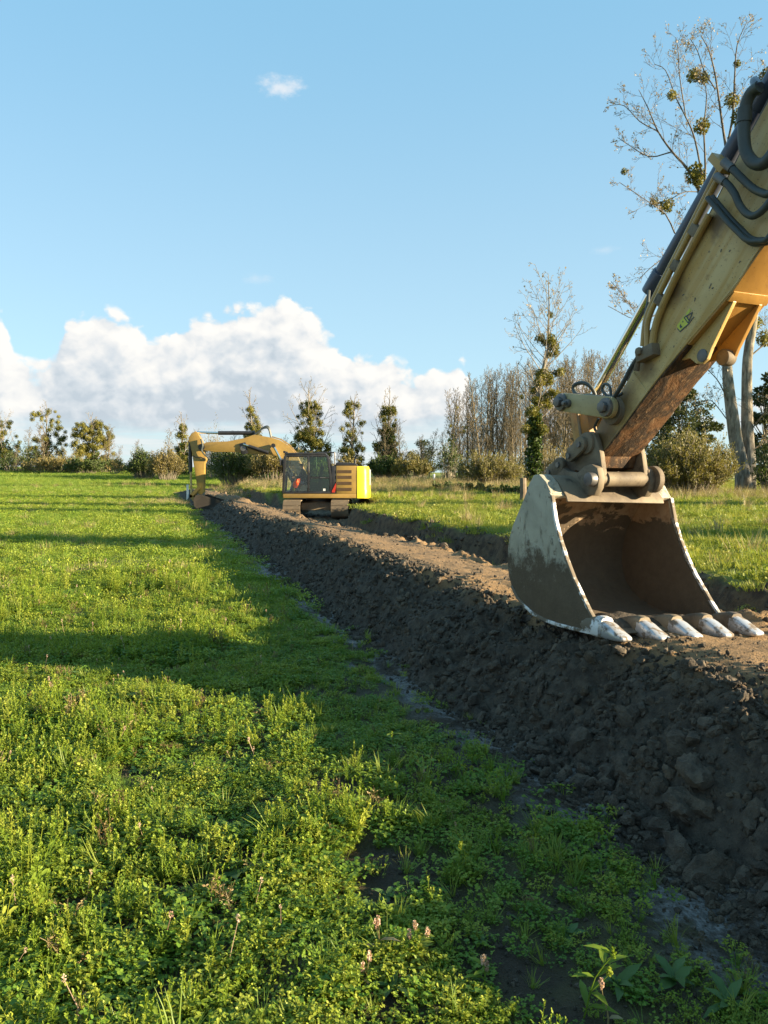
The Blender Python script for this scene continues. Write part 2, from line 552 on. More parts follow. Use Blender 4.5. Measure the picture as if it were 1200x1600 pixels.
def stick_paint():
    m, t, p, o = new_mat('worn_cream_yellow_paint')
    v = obj_pos(t)
    # across / along the stick, which rises at about 45 degrees in the machine's x-z plane
    al = t.vmath('DOT_PRODUCT', v, (-0.66, 0.0, 0.75)); ac = t.vmath('DOT_PRODUCT', v, (0.75, 0.0, 0.66))
    dn = [n for n in t.n if n.type == 'VECT_MATH']
    al = dn[0].outputs['Value']; ac = dn[1].outputs['Value']
    cv = t.node('ShaderNodeCombineXYZ')
    t.put(cv.inputs[0], t.math('MULTIPLY', al, 0.5)); t.put(cv.inputs[1], t.math('MULTIPLY', ac, 6.0))
    st_ = t.noise(cv.outputs[0], 1.6, 5, 0.6)
    n1 = t.noise(v, 1.8, 5, 0.6, 0.4)
    n2 = t.noise(v, 11, 6, 0.68)
    n3 = t.noise(v, 85, 3, 0.5)
    c = t.mix(t.smooth(st_, 0.40, 0.62), (0.56, 0.425, 0.195), (0.46, 0.29, 0.085))
    c = t.mix(t.math('MULTIPLY', t.smooth(n1, 0.45, 0.68), 0.55), c, (0.42, 0.27, 0.085))
    c = t.mix(t.math('MULTIPLY', t.smooth(n2, 0.58, 0.74), 0.6), c, (0.24, 0.145, 0.06))
    c = t.mix(t.math('MULTIPLY', t.smooth(n3, 0.64, 0.70), 0.8), c, (0.07, 0.05, 0.035))
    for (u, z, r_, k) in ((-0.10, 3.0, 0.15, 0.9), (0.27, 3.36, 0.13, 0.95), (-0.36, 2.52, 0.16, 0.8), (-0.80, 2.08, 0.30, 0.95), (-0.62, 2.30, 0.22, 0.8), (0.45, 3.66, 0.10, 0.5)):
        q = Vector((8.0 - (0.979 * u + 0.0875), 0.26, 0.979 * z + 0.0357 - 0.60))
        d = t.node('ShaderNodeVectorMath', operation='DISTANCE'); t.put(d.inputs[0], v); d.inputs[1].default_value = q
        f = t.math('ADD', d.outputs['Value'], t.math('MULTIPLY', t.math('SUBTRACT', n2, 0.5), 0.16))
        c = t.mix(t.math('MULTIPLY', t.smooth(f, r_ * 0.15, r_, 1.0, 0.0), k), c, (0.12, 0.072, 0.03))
    P(p, t, c, t.math('ADD', 0.36, t.math('MULTIPLY', n2, 0.25)), 0, t.bump(n2, 0.10, 0.01), 0.45)
    return m


M_STICK = stick_paint()
def belly():
    m, t, p, o = new_mat('muddy_rusty_underside')
    v = obj_pos(t)
    sv = t.vmath('MULTIPLY', v, (1.0, 1.6, 1.0))
    n1 = t.noise(sv, 4.0, 8, 0.7, 0.8); n2 = t.noise(sv, 17, 6, 0.7, 0.4); n3 = t.noise(v, 60, 4, 0.6)
    c = t.mix(t.smooth(n1, 0.42, 0.57), (0.125, 0.062, 0.026), (0.036, 0.024, 0.016))
    c = t.mix(t.math('MULTIPLY', t.smooth(n2, 0.52, 0.66), 0.8), c, (0.19, 0.115, 0.058))
    c = t.mix(t.math('MULTIPLY', t.smooth(n3, 0.58, 0.7), 0.5), c, (0.03, 0.02, 0.014))
    P(p, t, c, 0.85, 0, t.bump(t.math('ADD', n1, t.math('MULTIPLY', n2, 0.5)), 0.7, 0.02), 0.25)
    return m


M_BELLY = belly()
M_ORANGE = paint_material('orange_yellow_paint', (0.38, 0.205, 0.048), (0.29, 0.15, 0.036), (0.15, 0.08, 0.03), 0.6, 0.45, 5)
M_YELLOW2 = paint_material('machine_yellow_paint', (0.30, 0.19, 0.048), (0.235, 0.148, 0.042), (0.35, 0.2, 0.06), 0.3, 0.42, 8)
M_CWTLIT = paint_material('counterweight_sunlit_yellow', (0.62, 0.50, 0.022), (0.57, 0.45, 0.025), (0.5, 0.33, 0.05), 0.12, 0.38, 9)  # machine yellow made brighter: sun on the rear is put into the colour
M_LINK = paint_material('muddy_grey_steel', (0.185, 0.145, 0.095), (0.085, 0.064, 0.044), (0.045, 0.032, 0.023), 1.0, 0.72, 2, 0.4, 3.2)
M_LINKY = paint_material('link_yellow_paint', (0.40, 0.33, 0.165), (0.30, 0.235, 0.11), (0.13, 0.09, 0.05), 0.8, 0.45, 4)
M_BLACK = paint_material('black_paint', (0.018, 0.018, 0.020), (0.03, 0.03, 0.032), (0.06, 0.05, 0.04), 0.3, 0.4, 1)
M_GRILLE = paint_material('louvre_brown', (0.085, 0.048, 0.02), (0.10, 0.06, 0.03), (0.05, 0.035, 0.02), 0.4, 0.6, 1)
M_RED = paint_material('red_paint', (0.42, 0.035, 0.015), (0.38, 0.03, 0.015), (0.2, 0.05, 0.03), 0.2, 0.4, 1)
M_NAVY = paint_material('cylinder_dark_paint', (0.045, 0.055, 0.085), (0.06, 0.068, 0.09), (0.05, 0.045, 0.04), 0.3, 0.35, 1, 0.5)
M_TRACK = paint_material('track_steel_mud', (0.16, 0.125, 0.085), (0.28, 0.21, 0.13), (0.08, 0.06, 0.045), 0.8, 0.7, 6)
M_HOSE = paint_material('hose_rubber', (0.032, 0.040, 0.038), (0.055, 0.065, 0.058), (0.10, 0.09, 0.07), 0.35, 0.5, 2, 0.45)
M_WOOD = paint_material('weathered_wood', (0.16, 0.115, 0.075), (0.22, 0.17, 0.12), (0.08, 0.06, 0.04), 0.6, 0.85, 2)
M_WHITEPOST = paint_material('white_post', (0.72, 0.70, 0.64), (0.62, 0.6, 0.54), (0.35, 0.32, 0.26), 0.4, 0.7, 2)
M_SEAT = paint_material('seat_fabric', (0.03, 0.03, 0.035), (0.04, 0.04, 0.045), (0.05, 0.05, 0.05), 0.2, 0.9, 2)
M_STONE = paint_material('grey_stone', (0.20, 0.19, 0.17), (0.28, 0.26, 0.23), (0.1, 0.1, 0.08), 0.6, 0.9, 2)


def simple(name, c, rough=0.5, metal=0.0, noise_amt=0.25):
    m, t, p, o = new_mat(name)
    n = t.noise(obj_pos(t), 12, 4, 0.6)
    cc = t.mix(n, tuple(q * (1 - noise_amt) for q in c), tuple(min(1, q * (1 + noise_amt)) for q in c))
    P(p, t, cc, rough, metal)
    return m


M_CHROME = simple('chrome_rod', (0.78, 0.76, 0.72), 0.12, 1.0, 0.05)
M_PIPE = paint_material('ochre_pipe_paint', (0.42, 0.27, 0.085), (0.33, 0.20, 0.06), (0.14, 0.09, 0.04), 0.6, 0.4, 7)
M_GAPDARK = paint_material('dark_gap_steel', (0.05, 0.042, 0.032), (0.09, 0.07, 0.045), (0.16, 0.11, 0.05), 0.6, 0.6, 7)  # shade of the gap behind the pipes put into the colour
M_DARKMUD = paint_material('dark_mud_steel', (0.034, 0.028, 0.021), (0.058, 0.046, 0.034), (0.022, 0.018, 0.014), 0.8, 0.85, 7)
M_PIN = simple('pin_steel', (0.14, 0.135, 0.13), 0.5, 0.6, 0.45)
M_SKIN = simple('skin', (0.50, 0.30, 0.21), 0.55)
M_JACKET = simple('dark_jacket', (0.018, 0.019, 0.024), 0.85)
M_TROUSER = simple('grey_blue_trousers', (0.16, 0.20, 0.25), 0.85)
M_HAIR = simple('dark_hair', (0.025, 0.018, 0.013), 0.7)
M_HIVIS = simple('orange_cloth', (0.80, 0.10, 0.02), 0.7)
M_STICKY = simple('decal_yellow', (0.50, 0.52, 0.05), 0.45)
M_STICKB = simple('decal_dark', (0.05, 0.06, 0.06), 0.5)
M_LAMP = simple('lens_white', (0.75, 0.75, 0.72), 0.25)


def glass_material(name, tint, fac):
    m, t, p, o = new_mat(name)
    tr = t.node('ShaderNodeBsdfTransparent'); t.put(tr.inputs[0], tint)
    gl = t.node('ShaderNodeBsdfGlossy'); gl.inputs['Roughness'].default_value = 0.02
    lw = t.node('ShaderNodeLayerWeight'); lw.inputs[0].default_value = 0.35
    f = t.math('ADD', t.math('MULTIPLY', lw.outputs['Fresnel'], 0.7), fac, clamp=True)
    mx = t.node('ShaderNodeMixShader'); t.put(mx.inputs[0], f)
    t.l.new(tr.outputs[0], mx.inputs[1]); t.l.new(gl.outputs[0], mx.inputs[2])
    t.l.new(mx.outputs[0], o.inputs[0])
    return m


M_GLASS = glass_material('cab_glass', (0.92, 0.95, 0.92), 0.01)
M_GLASSD = glass_material('door_glass_green_reflection', (0.42, 0.58, 0.42), 0.04)  # green tint stands in for the reflection in the door panes


def bucket_material(name, inside):
    m, t, p, o = new_mat(name)
    v = obj_pos(t)
    sep = t.node('ShaderNodeSeparateXYZ'); t.put(sep.inputs[0], v)
    n1 = t.noise(v, 3.2, 6, 0.62, 0.4)
    n2 = t.noise(v, 14, 6, 0.68)
    n3 = t.noise(v, 55, 5, 0.6)
    mud = t.mix(n2, (0.066, 0.048, 0.032), (0.145, 0.108, 0.068))
    if inside:
        paint = t.mix(t.smooth(n2, 0.4, 0.7), (0.36, 0.25, 0.15), (0.24, 0.14, 0.075))
        lvl = t.math('ADD', t.math('MULTIPLY', sep.outputs[2], 1.1), t.math('MULTIPLY', t.math('SUBTRACT', n1, 0.5), 1.8))
        k = t.smooth(lvl, 0.90, 0.98, 1.0, 0.0)
    else:
        paint = t.mix(t.smooth(n1, 0.35, 0.7), (0.40, 0.37, 0.285), (0.27, 0.25, 0.19))
        paint = t.mix(t.smooth(n2, 0.60, 0.68), paint, (0.16, 0.13, 0.09))
        lvl = t.math('ADD', sep.outputs[2], t.math('MULTIPLY', t.math('SUBTRACT', n1, 0.5), 1.1))
        lvl = t.math('ADD', lvl, t.math('MULTIPLY', t.math('SUBTRACT', n2, 0.5), 0.7))
        k = t.smooth(lvl, 0.38, 0.60, 1.0, 0.0)
        k = t.math('MAXIMUM', k, t.math('MULTIPLY', t.smooth(t.noise(t.vmath('MULTIPLY', v, (3, 3, 0.8)), 4, 6, 0.7), 0.55, 0.66), 0.65))
    c = t.mix(k, paint, mud)
    h = t.math('ADD', t.math('MULTIPLY', k, t.math('ADD', 0.5, n2)), t.math('MULTIPLY', n3, 0.25))
    P(p, t, c, t.math('ADD', 0.6, t.math('MULTIPLY', k, 0.32)), 0, t.bump(h, 0.55, 0.015), 0.35)
    return m


M_BUCKET = bucket_material('bucket_paint_mud', False)
M_BUCKETIN = bucket_material('bucket_inside_mud', True)


def worn_edge():
    m, t, p, o = new_mat('worn_bright_edge')
    v = obj_pos(t)
    n = t.noise(v, 7, 7, 0.7)
    k = t.smooth(n, 0.44, 0.53)
    c = t.mix(k, (0.68, 0.69, 0.70), (0.15, 0.12, 0.085))
    P(p, t, c, t.math('ADD', 0.36, t.math('MULTIPLY', k, 0.5)), 0.0, t.bump(n, 0.3, 0.01), 0.5)
    return m


M_EDGE = worn_edge()


def tooth_mat():
    m, t, p, o = new_mat('polished_tooth_steel')
    v = obj_pos(t)
    n = t.noise(v, 13, 5, 0.65)
    k = t.smooth(n, 0.45, 0.60)
    c = t.mix(k, (0.50, 0.505, 0.52), (0.14, 0.11, 0.08))
    P(p, t, c, t.math('ADD', 0.30, t.math('MULTIPLY', k, 0.5)), t.math('MULTIPLY', t.math('SUBTRACT', 1.0, k), 0.45), None, 0.5)
    return m


M_TOOTH = tooth_mat()


# ------------------------------------------------------------------ mesh builder
class MB:
    def __init__(self):
        self.v = []; self.f = []; self.n = 0

    def add(self, verts, faces):
        o = self.n
        verts = [tuple(map(float, q)) for q in verts]
        self.v += verts
        self.f += [tuple(i + o for i in q) for q in faces]
        self.n += len(verts)
        return self

    def box(self, c, s, rot=None):
        c = Vector(c); hx, hy, hz = s[0] / 2, s[1] / 2, s[2] / 2
        vs_ = [Vector((x, y, z)) for x in (-hx, hx) for y in (-hy, hy) for z in (-hz, hz)]
        if rot is not None:
            vs_ = [rot @ q for q in vs_]
        return self.add([c + q for q in vs_], [(0, 1, 3, 2), (4, 6, 7, 5), (0, 4, 5, 1), (2, 3, 7, 6), (0, 2, 6, 4), (1, 5, 7, 3)])

    def prism(self, poly, w0, w1, fn):
        """poly: list of (a,b); fn(a,b,w)->xyz"""
        n = len(poly)
        va = [fn(a, b, w0) for a, b in poly]; vb = [fn(a, b, w1) for a, b in poly]
        f = [tuple(range(n - 1, -1, -1)), tuple(range(n, 2 * n))]
        f += [(i, (i + 1) % n, n + (i + 1) % n, n + i) for i in range(n)]
        return self.add(va + vb, f)

    def tube(self, path, r, n=8, cap=True):
        path = [Vector(q) for q in path]
        rr = r if isinstance(r, (list, tuple)) else [r] * len(path)
        vs_, fs = [], []
        prev = None
        for i, q in enumerate(path):
            t = (path[min(i + 1, len(path) - 1)] - path[max(i - 1, 0)]).normalized()
            if prev is None:
                a = t.orthogonal().normalized()
            else:
                a = (prev - t * prev.dot(t))
                a = a.normalized() if a.length > 1e-6 else t.orthogonal().normalized()
            prev = a
            b = t.cross(a)
            for k in range(n):
                an = 2 * math.pi * k / n
                vs_.append(q + (a * math.cos(an) + b * math.sin(an)) * rr[i])
        for i in range(len(path) - 1):
            for k in range(n):
                fs.append((i * n + k, i * n + (k + 1) % n, (i + 1) * n + (k + 1) % n, (i + 1) * n + k))
        if cap:
            fs.append(tuple(range(n - 1, -1, -1)))
            m = (len(path) - 1) * n
            fs.append(tuple(range(m, m + n)))
        return self.add(vs_, fs)

    def cyl(self, a, b, r0, r1=None, n=16):
        return self.tube([a, b], [r0, r0 if r1 is None else r1], n)

    def mesh(self, name, mat, bevel=0.0, smooth=35):
        me = bpy.data.meshes.new(name)
        me.from_pydata(self.v, [], self.f)
        bm = bmesh.new(); bm.from_mesh(me)
        bmesh.ops.recalc_face_normals(bm, faces=bm.faces)
        if bevel > 0:
            ed = [e for e in bm.edges if len(e.link_faces) == 2 and e.calc_face_angle(0) > 0.6]
            bmesh.ops.bevel(bm, geom=ed, offset=bevel, segments=2, affect='EDGES', profile=0.6, clamp_overlap=True)
        bm.to_mesh(me); bm.free()
        for m in (mat if isinstance(mat, (list, tuple)) else [mat]):
            me.materials.append(m)
        if smooth:
            me.polygons.foreach_set('use_smooth', [True] * len(me.polygons))
            me.set_sharp_from_angle(angle=R(smooth))
        me.update()
        return me

    def build(self, name, mat, parent=None, bevel=0.0, smooth=35):
        return link(name, self.mesh(name, mat, bevel, smooth), parent)


def link(name, data, parent=None, loc=None):
    o = bpy.data.objects.new(name, data)
    COL.objects.link(o)
    if parent is not None:
        o.parent = parent
    if loc is not None:
        o.location = loc
    return o


def empty(name, loc, rz=0.0):
    o = link(name, None, None, loc)
    o.rotation_euler = (0, 0, rz)
    o.empty_display_size = 0.2
    return o


def tag(o, label=None, cat=None, group=None, kind=None):
    if label: o['label'] = label
    if cat: o['category'] = cat
    if group: o['group'] = group
    if kind: o['kind'] = kind
    return o


def np_mesh(name, verts, quads=None, tris=None, mat=None, smooth=False):
    """fast mesh from arrays"""
    me = bpy.data.meshes.new(name)
    verts = np.asarray(verts, np.float32)
    me.vertices.add(len(verts)); me.vertices.foreach_set('co', verts.ravel())
    loops = []; starts = []; tot = []
    n = 0
    if quads is not None and len(quads):
        q = np.asarray(quads, np.int32); loops.append(q.ravel()); starts.append(np.arange(len(q)) * 4); n = len(q) * 4
        tot.append(np.full(len(q), 4))
    if tris is not None and len(tris):
        q = np.asarray(tris, np.int32); loops.append(q.ravel()); starts.append(n + np.arange(len(q)) * 3)
        tot.append(np.full(len(q), 3))
    loops = np.concatenate(loops).astype(np.int32); starts = np.concatenate(starts).astype(np.int32); tot = np.concatenate(tot).astype(np.int32)
    me.loops.add(len(loops)); me.loops.foreach_set('vertex_index', loops)
    me.polygons.add(len(starts)); me.polygons.foreach_set('loop_start', starts); me.polygons.foreach_set('loop_total', tot)
    if smooth:
        me.polygons.foreach_set('use_smooth', np.ones(len(starts), bool))
    me.update(calc_edges=True)
    me.validate()
    if mat: me.materials.append(mat)
    return me


def set_attr(me, name, vals):
    a = me.attributes.new(name, 'FLOAT', 'POINT')
    a.data.foreach_set('value', np.asarray(vals, np.float32).ravel())


def grid_faces(nr, nc):
    i = np.arange(nr - 1)[:, None] * nc + np.arange(nc - 1)[None, :]
    return np.stack([i, i + 1, i + nc + 1, i + nc], -1).reshape(-1, 4)


# ------------------------------------------------------------------ the ground
def steps(*segs):
    out = []
    for a, b, d in segs:
        out += list(np.arange(a, b, d))
    return np.array(out)


gy = np.concatenate([steps((-40, -4, 3), (-4, 1.4, 0.3), (1.4, 10, 0.06), (10, 20, 0.12), (20, 45, 0.3), (45, 170, 1.5)), np.geomspace(172, 4000, 18)])
gs = np.concatenate([-np.geomspace(3500, 14, 34), steps((-13, -5, 0.25), (-5, 9, 0.06), (9, 16, 0.25)), np.geomspace(16.3, 3500, 34)])
GY, GS = np.meshgrid(gy, gs, indexing='ij')
GX = GS - SK * np.minimum(GY, 62)
GZ = ground_z(GX, GY)
gme = np_mesh('ground', np.stack([GX, GY, GZ], -1).reshape(-1, 3), grid_faces(len(gy), len(gs))[:, ::1], mat=M_GROUND, smooth=True)


def bare_mask(X, Y):
    """0 = overgrown, 1 = open soil, left field"""
    s = S_of(X, Y)
    n = fbm(X * 1.1, Y * 1.1, 90, 3)
    b = sstep(0.60, 0.72, n) * 0.8
    for (cx, cy, rx, ry) in ((0.42, 2.75, 0.30, 0.30), (0.62, 2.45, 0.25, 0.22), (0.02, 3.35, 0.30, 0.38), (0.30, 4.4, 0.25, 0.3), (-0.25, 4.1, 0.3, 0.25), (0.05, 2.5, 0.16, 0.2), (-0.75, 2.6, 0.12, 0.2)):
        b = np.maximum(b, 1.1 * np.exp(-((X - cx) / rx) ** 2 - ((Y - cy) / ry) ** 2) * (0.6 + 0.7 * vnoise(X * 9, Y * 9, 91)))
    b = np.maximum(b, 0.95 * sstep(0.40, 0.62, fbm(X * 4.2, Y * 4.2, 97, 3)) * sstep(0.9, 1.5, s) * sstep(7, 3.5, Y) * 0.62)
    b = np.maximum(b, 0.6 * sstep(0.52, 0.66, fbm(X * 3.1, Y * 3.1, 98, 2)) * sstep(9, 4, Y))
    b = b * sstep(40, 10, Y)
    toe = sstep(1.84, 2.16, s + 0.75 * (fbm(X * 1.9, Y * 1.9, 92, 3) - 0.5)) * (s < 4)
    return np.clip(np.maximum(b, toe), 0, 1)


LIPS = lip(GY)
leftf = (GS < 3).astype(float)
tren = sstep(4.5, 5.2, GS) * (1 - sstep(LIPS + 0.02, LIPS + 0.22, GS + 0.35 * (fbm(GX * 1.5, GY * 1.5, 95, 3) - 0.5))) * (1 - sstep(58, 64, GY))
bare = bare_mask(GX, GY)
green = np.where(GS < 4, 1 - bare, 1 - tren)
near_soil = sstep(14, 5, GY) * (GS < 4)
green = green * (1 - 0.65 * near_soil)
set_attr(gme, 'green', green)
straw = np.exp(-((GX + 9.5) / 3.4) ** 2 - ((GY - 45) / 4.5) ** 2) * leftf * 0.9 + tren * 0.25
straw = straw + np.exp(-((GX + 12) / 8) ** 2 - ((GY - 64) / 4) ** 2) * 0.5
set_attr(gme, 'dry_lit', np.clip(straw, 0, 1))
mud = np.exp(-((GS - 2.22 - 0.22 * (vnoise(GY * 0.7, GY * 0, 8) - 0.5)) / 0.30) ** 2) * sstep(40, 14, GY)
set_attr(gme, 'mud', mud)
ground = link('ground', gme)
tag(ground, 'green field and meadow ground with bare brown soil patches', kind='structure')

# ------------------------------------------------------------------ the soil bank
by = steps((-12, 1.5, 0.25), (1.5, 2.2, 0.05), (2.2, 9, 0.022), (9, 18, 0.05), (18, 36, 0.11), (36, 63.5, 0.3))
bs = steps((1.98, 3.6, 0.020), (3.6, 5.0, 0.030), (5.0, 6.0, 0.06), (6.0, 8.6, 0.2))
BY, BS = np.meshgrid(by, bs, indexing='ij')
BZ = bank_z(BS, BY)
BX = BS - SK * np.minimum(BY, 62)
# lean the lumps out a little so that the slope overhangs here and there
lean = 0.05 * (fbm(BS * 6, BY * 6, 80, 3) - 0.5) * sstep(2.3, 2.6, BS) * sstep(3.6, 3.3, BS)
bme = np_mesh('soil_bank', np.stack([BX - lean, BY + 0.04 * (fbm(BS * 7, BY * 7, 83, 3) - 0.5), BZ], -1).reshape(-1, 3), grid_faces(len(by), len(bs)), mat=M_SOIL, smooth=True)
set_attr(bme, 'dry_lit', sstep(3.05, 3.35, BS) * (0.75 + 0.25 * sstep(20, 8, BY)))  # dry crust, and the top's sunlit tan painted into the colour
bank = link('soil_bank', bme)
tag(bank, 'long ridge of dug dark soil with a flattened top across the field', kind='structure')

# clods: unit lumps
rng = np.random.RandomState(4)


def clod_mesh(i, sub=2):
    bm = bmesh.new()
    bmesh.ops.create_icosphere(bm, subdivisions=sub, radius=1.0)
    off = Vector((i * 7.3, i * 3.1, i * 1.7))
    sq = Vector((1.0, 0.7 + 0.3 * rng.rand(), 0.6 + 0.25 * rng.rand()))
    planes = [(Vector(rng.normal(size=3)).normalized(), 0.30 + 0.40 * rng.rand()) for _ in range(9)]
    for v in bm.verts:
        d = v.co.normalized()
        c0_ = d.copy()
        for pn, ph in planes:
            e_ = c0_.dot(pn) - ph
            if e_ > 0:
                c0_ -= pn * e_ * 1.0
        kl = c0_.length
        k = kl + 0.24 * mnoise.noise(d * 1.2 + off) + 0.20 * mnoise.noise(d * 2.9 + off) + 0.13 * mnoise.noise(d * 6.5 + off) + 0.07 * mnoise.noise(d * 14 + off)
        v.co = Vector((d.x * sq.x, d.y * sq.y, d.z * sq.z)) * k
    me = bpy.data.meshes.new('clod')
    bm.to_mesh(me); bm.free()
    me.polygons.foreach_set('use_smooth', [True] * len(me.polygons))
    me.set_sharp_from_angle(angle=R(28))
    me.materials.append(M_CLOD)
    return me


CLODS = [clod_mesh(i, 3 if i < 5 else 2) for i in range(12)]


def scatter(name, pts, rot, scl, idx, protos, parent=None):
    """one object: points carrying instances of the prototype meshes"""
    me = bpy.data.meshes.new(name)
    n = len(pts)
    me.vertices.add(n); me.vertices.foreach_set('co', np.asarray(pts, np.float32).ravel())
    a = me.attributes.new('rot', 'FLOAT_VECTOR', 'POINT'); a.data.foreach_set('vector', np.asarray(rot, np.float32).ravel())
    a = me.attributes.new('scl', 'FLOAT_VECTOR', 'POINT'); a.data.foreach_set('vector', np.asarray(scl, np.float32).ravel())
    a = me.attributes.new('idx', 'INT', 'POINT'); a.data.foreach_set('value', np.asarray(idx, np.int32).ravel())
    c = bpy.data.collections.new(name + '_kinds')
    for i, pm in enumerate(protos):
        o = bpy.data.objects.new('%s_kind_%02d' % (name, i), pm)
        c.objects.link(o)
    g = bpy.data.node_groups.new(name + '_nodes', 'GeometryNodeTree')
    g.interface.new_socket('Geometry', in_out='INPUT', socket_type='NodeSocketGeometry')
    g.interface.new_socket('Geometry', in_out='OUTPUT', socket_type='NodeSocketGeometry')
    q = NT(g)
    gi = q.node('NodeGroupInput'); go = q.node('NodeGroupOutput')
    ci = q.node('GeometryNodeCollectionInfo')
    ci.inputs['Collection'].default_value = c
    ci.inputs['Separate Children'].default_value = True
    ci.inputs['Reset Children'].default_value = True
    ip = q.node('GeometryNodeInstanceOnPoints')
    ip.inputs['Pick Instance'].default_value = True

    def na(nm, ty):
        k = q.node('GeometryNodeInputNamedAttribute', data_type=ty)
        k.inputs['Name'].default_value = nm
        return k.outputs['Attribute']
    q.l.new(gi.outputs[0], ip.inputs['Points'])
    q.l.new(ci.outputs[0], ip.inputs['Instance'])
    q.l.new(na('idx', 'INT'), ip.inputs['Instance Index'])
    er = q.node('FunctionNodeEulerToRotation')
    q.l.new(na('rot', 'FLOAT_VECTOR'), er.inputs[0])
    q.l.new(er.outputs[0], ip.inputs['Rotation'])
    q.l.new(na('scl', 'FLOAT_VECTOR'), ip.inputs['Scale'])
    q.l.new(ip.outputs[0], go.inputs[0])
    o = link(name, me, parent)
    md = o.modifiers.new('scatter', 'NODES')
    md.node_group = g
    return o


def clod_points():
    pts = []
    # (count, Ymin, Ymax, smin, smax, rmin, rmax, power)
    for cnt, y0, y1, s0, s1, r0, r1, pw in ((34, 2.3, 5.0, 2.40, 2.95, 0.06, 0.14, 1.3), (800, 4.0, 13, 2.34, 3.3, 0.018, 0.060, 1.7), (30, 4.0, 9.0, 2.36, 2.7, 0.04, 0.08, 1.4), (150, 5, 30, 4.75, 5.6, 0.015, 0.045, 2.2), (900, 7, 34, 6.3, 7.35, 0.02, 0.09, 2.0), (46, 2.0, 5.0, 2.32, 2.80, 0.05, 0.13, 1.9), (300, 2.0, 7.5, 2.32, 3.2, 0.02, 0.06, 2), (6500, 2.0, 8.5, 2.25, 3.35, 0.008, 0.034, 2),
                                           (3600, 8.5, 18, 2.25, 3.45, 0.012, 0.045, 2.4), (1500, 18, 45, 2.2, 3.5, 0.025, 0.07, 2), (1700, 3.0, 12, 3.15, 3.6, 0.008, 0.030, 2.4),
                                           (1000, 6, 40, 3.3, 5.6, 0.010, 0.035, 3), (600, 3.0, 8, 3.4, 5.2, 0.006, 0.02, 2.4), (900, 7, 40, 4.8, 7.0, 0.02, 0.10, 2.4), (300, 2.0, 12, 1.95, 2.4, 0.008, 0.03, 2), (6500, 1.9, 6.0, -0.4, 2.35, 0.003, 0.016, 2.5)):
        u = rng.rand(cnt)
        Y = y0 * (y1 / y0) ** u
        s = s0 + (s1 - s0) * rng.rand(cnt)
        r = r0 + (r1 - r0) * rng.rand(cnt) ** pw
        pts.append(np.stack([s, Y, r], -1))
    a = np.concatenate(pts)
    X = a[:, 0] - SK * a[:, 1]
    z = top_z(X, a[:, 1]) + a[:, 2] * 0.22
    return X, a[:, 1], z, a[:, 2]


cx, cy, cz, cr = clod_points()
show = cr / np.maximum(cy, 1.0) * ((cx / np.maximum(cy, .1) < 0.52) & (cx / np.maximum(cy, .1) > -0.5))
order = np.argsort(-show)
crot = rng.rand(len(cx), 3) * 6.28
csc = cr[:, None] * (0.8 + 0.4 * rng.rand(len(cx), 3))
for i in order[:300]:
    o = link('clod', CLODS[rng.randint(12)], bank, (cx[i], cy[i], cz[i]))
    o.rotation_euler = crot[i]; o.scale = csc[i]
rest = order[300:]
small = scatter('small_clods', np.stack([cx, cy, cz], -1)[rest], crot[rest], csc[rest], rng.randint(0, 7, len(rest)), CLODS[5:], bank)
tag(small, kind='stuff')


# ------------------------------------------------------------------ excavators; local frame: x forward, y left, z up
def strip(pts, w0, w1):
    """polygon along a polyline between two sideways offsets"""
    p = [Vector((a, b)) for a, b in pts]
    nrm = []
    for i in range(len(p)):
        t = (p[min(i + 1, len(p) - 1)] - p[max(i - 1, 0)]).normalized()
        nrm.append(Vector((-t.y, t.x)))
    return [tuple(q + n * w0) for q, n in zip(p, nrm)] + [tuple(q + n * w1) for q, n in reversed(list(zip(p, nrm)))]


def capsule(a, b, r0, r1, n=9):
    a = Vector(a); b = Vector(b)
    t = (b - a).normalized(); s_ = Vector((-t.y, t.x))
    out = []
    for i in range(n + 1):
        an = math.pi / 2 + math.pi * i / n
        out.append(tuple(a + (t * math.cos(an) + s_ * math.sin(an)) * r0))
    for i in range(n + 1):
        an = -math.pi / 2 + math.pi * i / n
        out.append(tuple(b + (t * math.cos(an) + s_ * math.sin(an)) * r1))
    return out


def smooth_path(pts, n=6):
    """Catmull-Rom"""
    p = [Vector(q) for q in pts]
    p = [p[0] * 2 - p[1]] + p + [p[-1] * 2 - p[-2]]
    out = []
    for i in range(1, len(p) - 2):
        for k in range(n):
            t = k / n
            a, b, c, d = p[i - 1], p[i], p[i + 1], p[i + 2]
            out.append(0.5 * ((2 * b) + (c - a) * t + (2 * a - 5 * b + 4 * c - d) * t * t + (3 * b - a - 3 * c + d) * t ** 3))
    out.append(p[-2])
    return out


def side(x, z, y):
    return (x, y, z)


HOUSE = []          # (name, mesh, parent index or None)


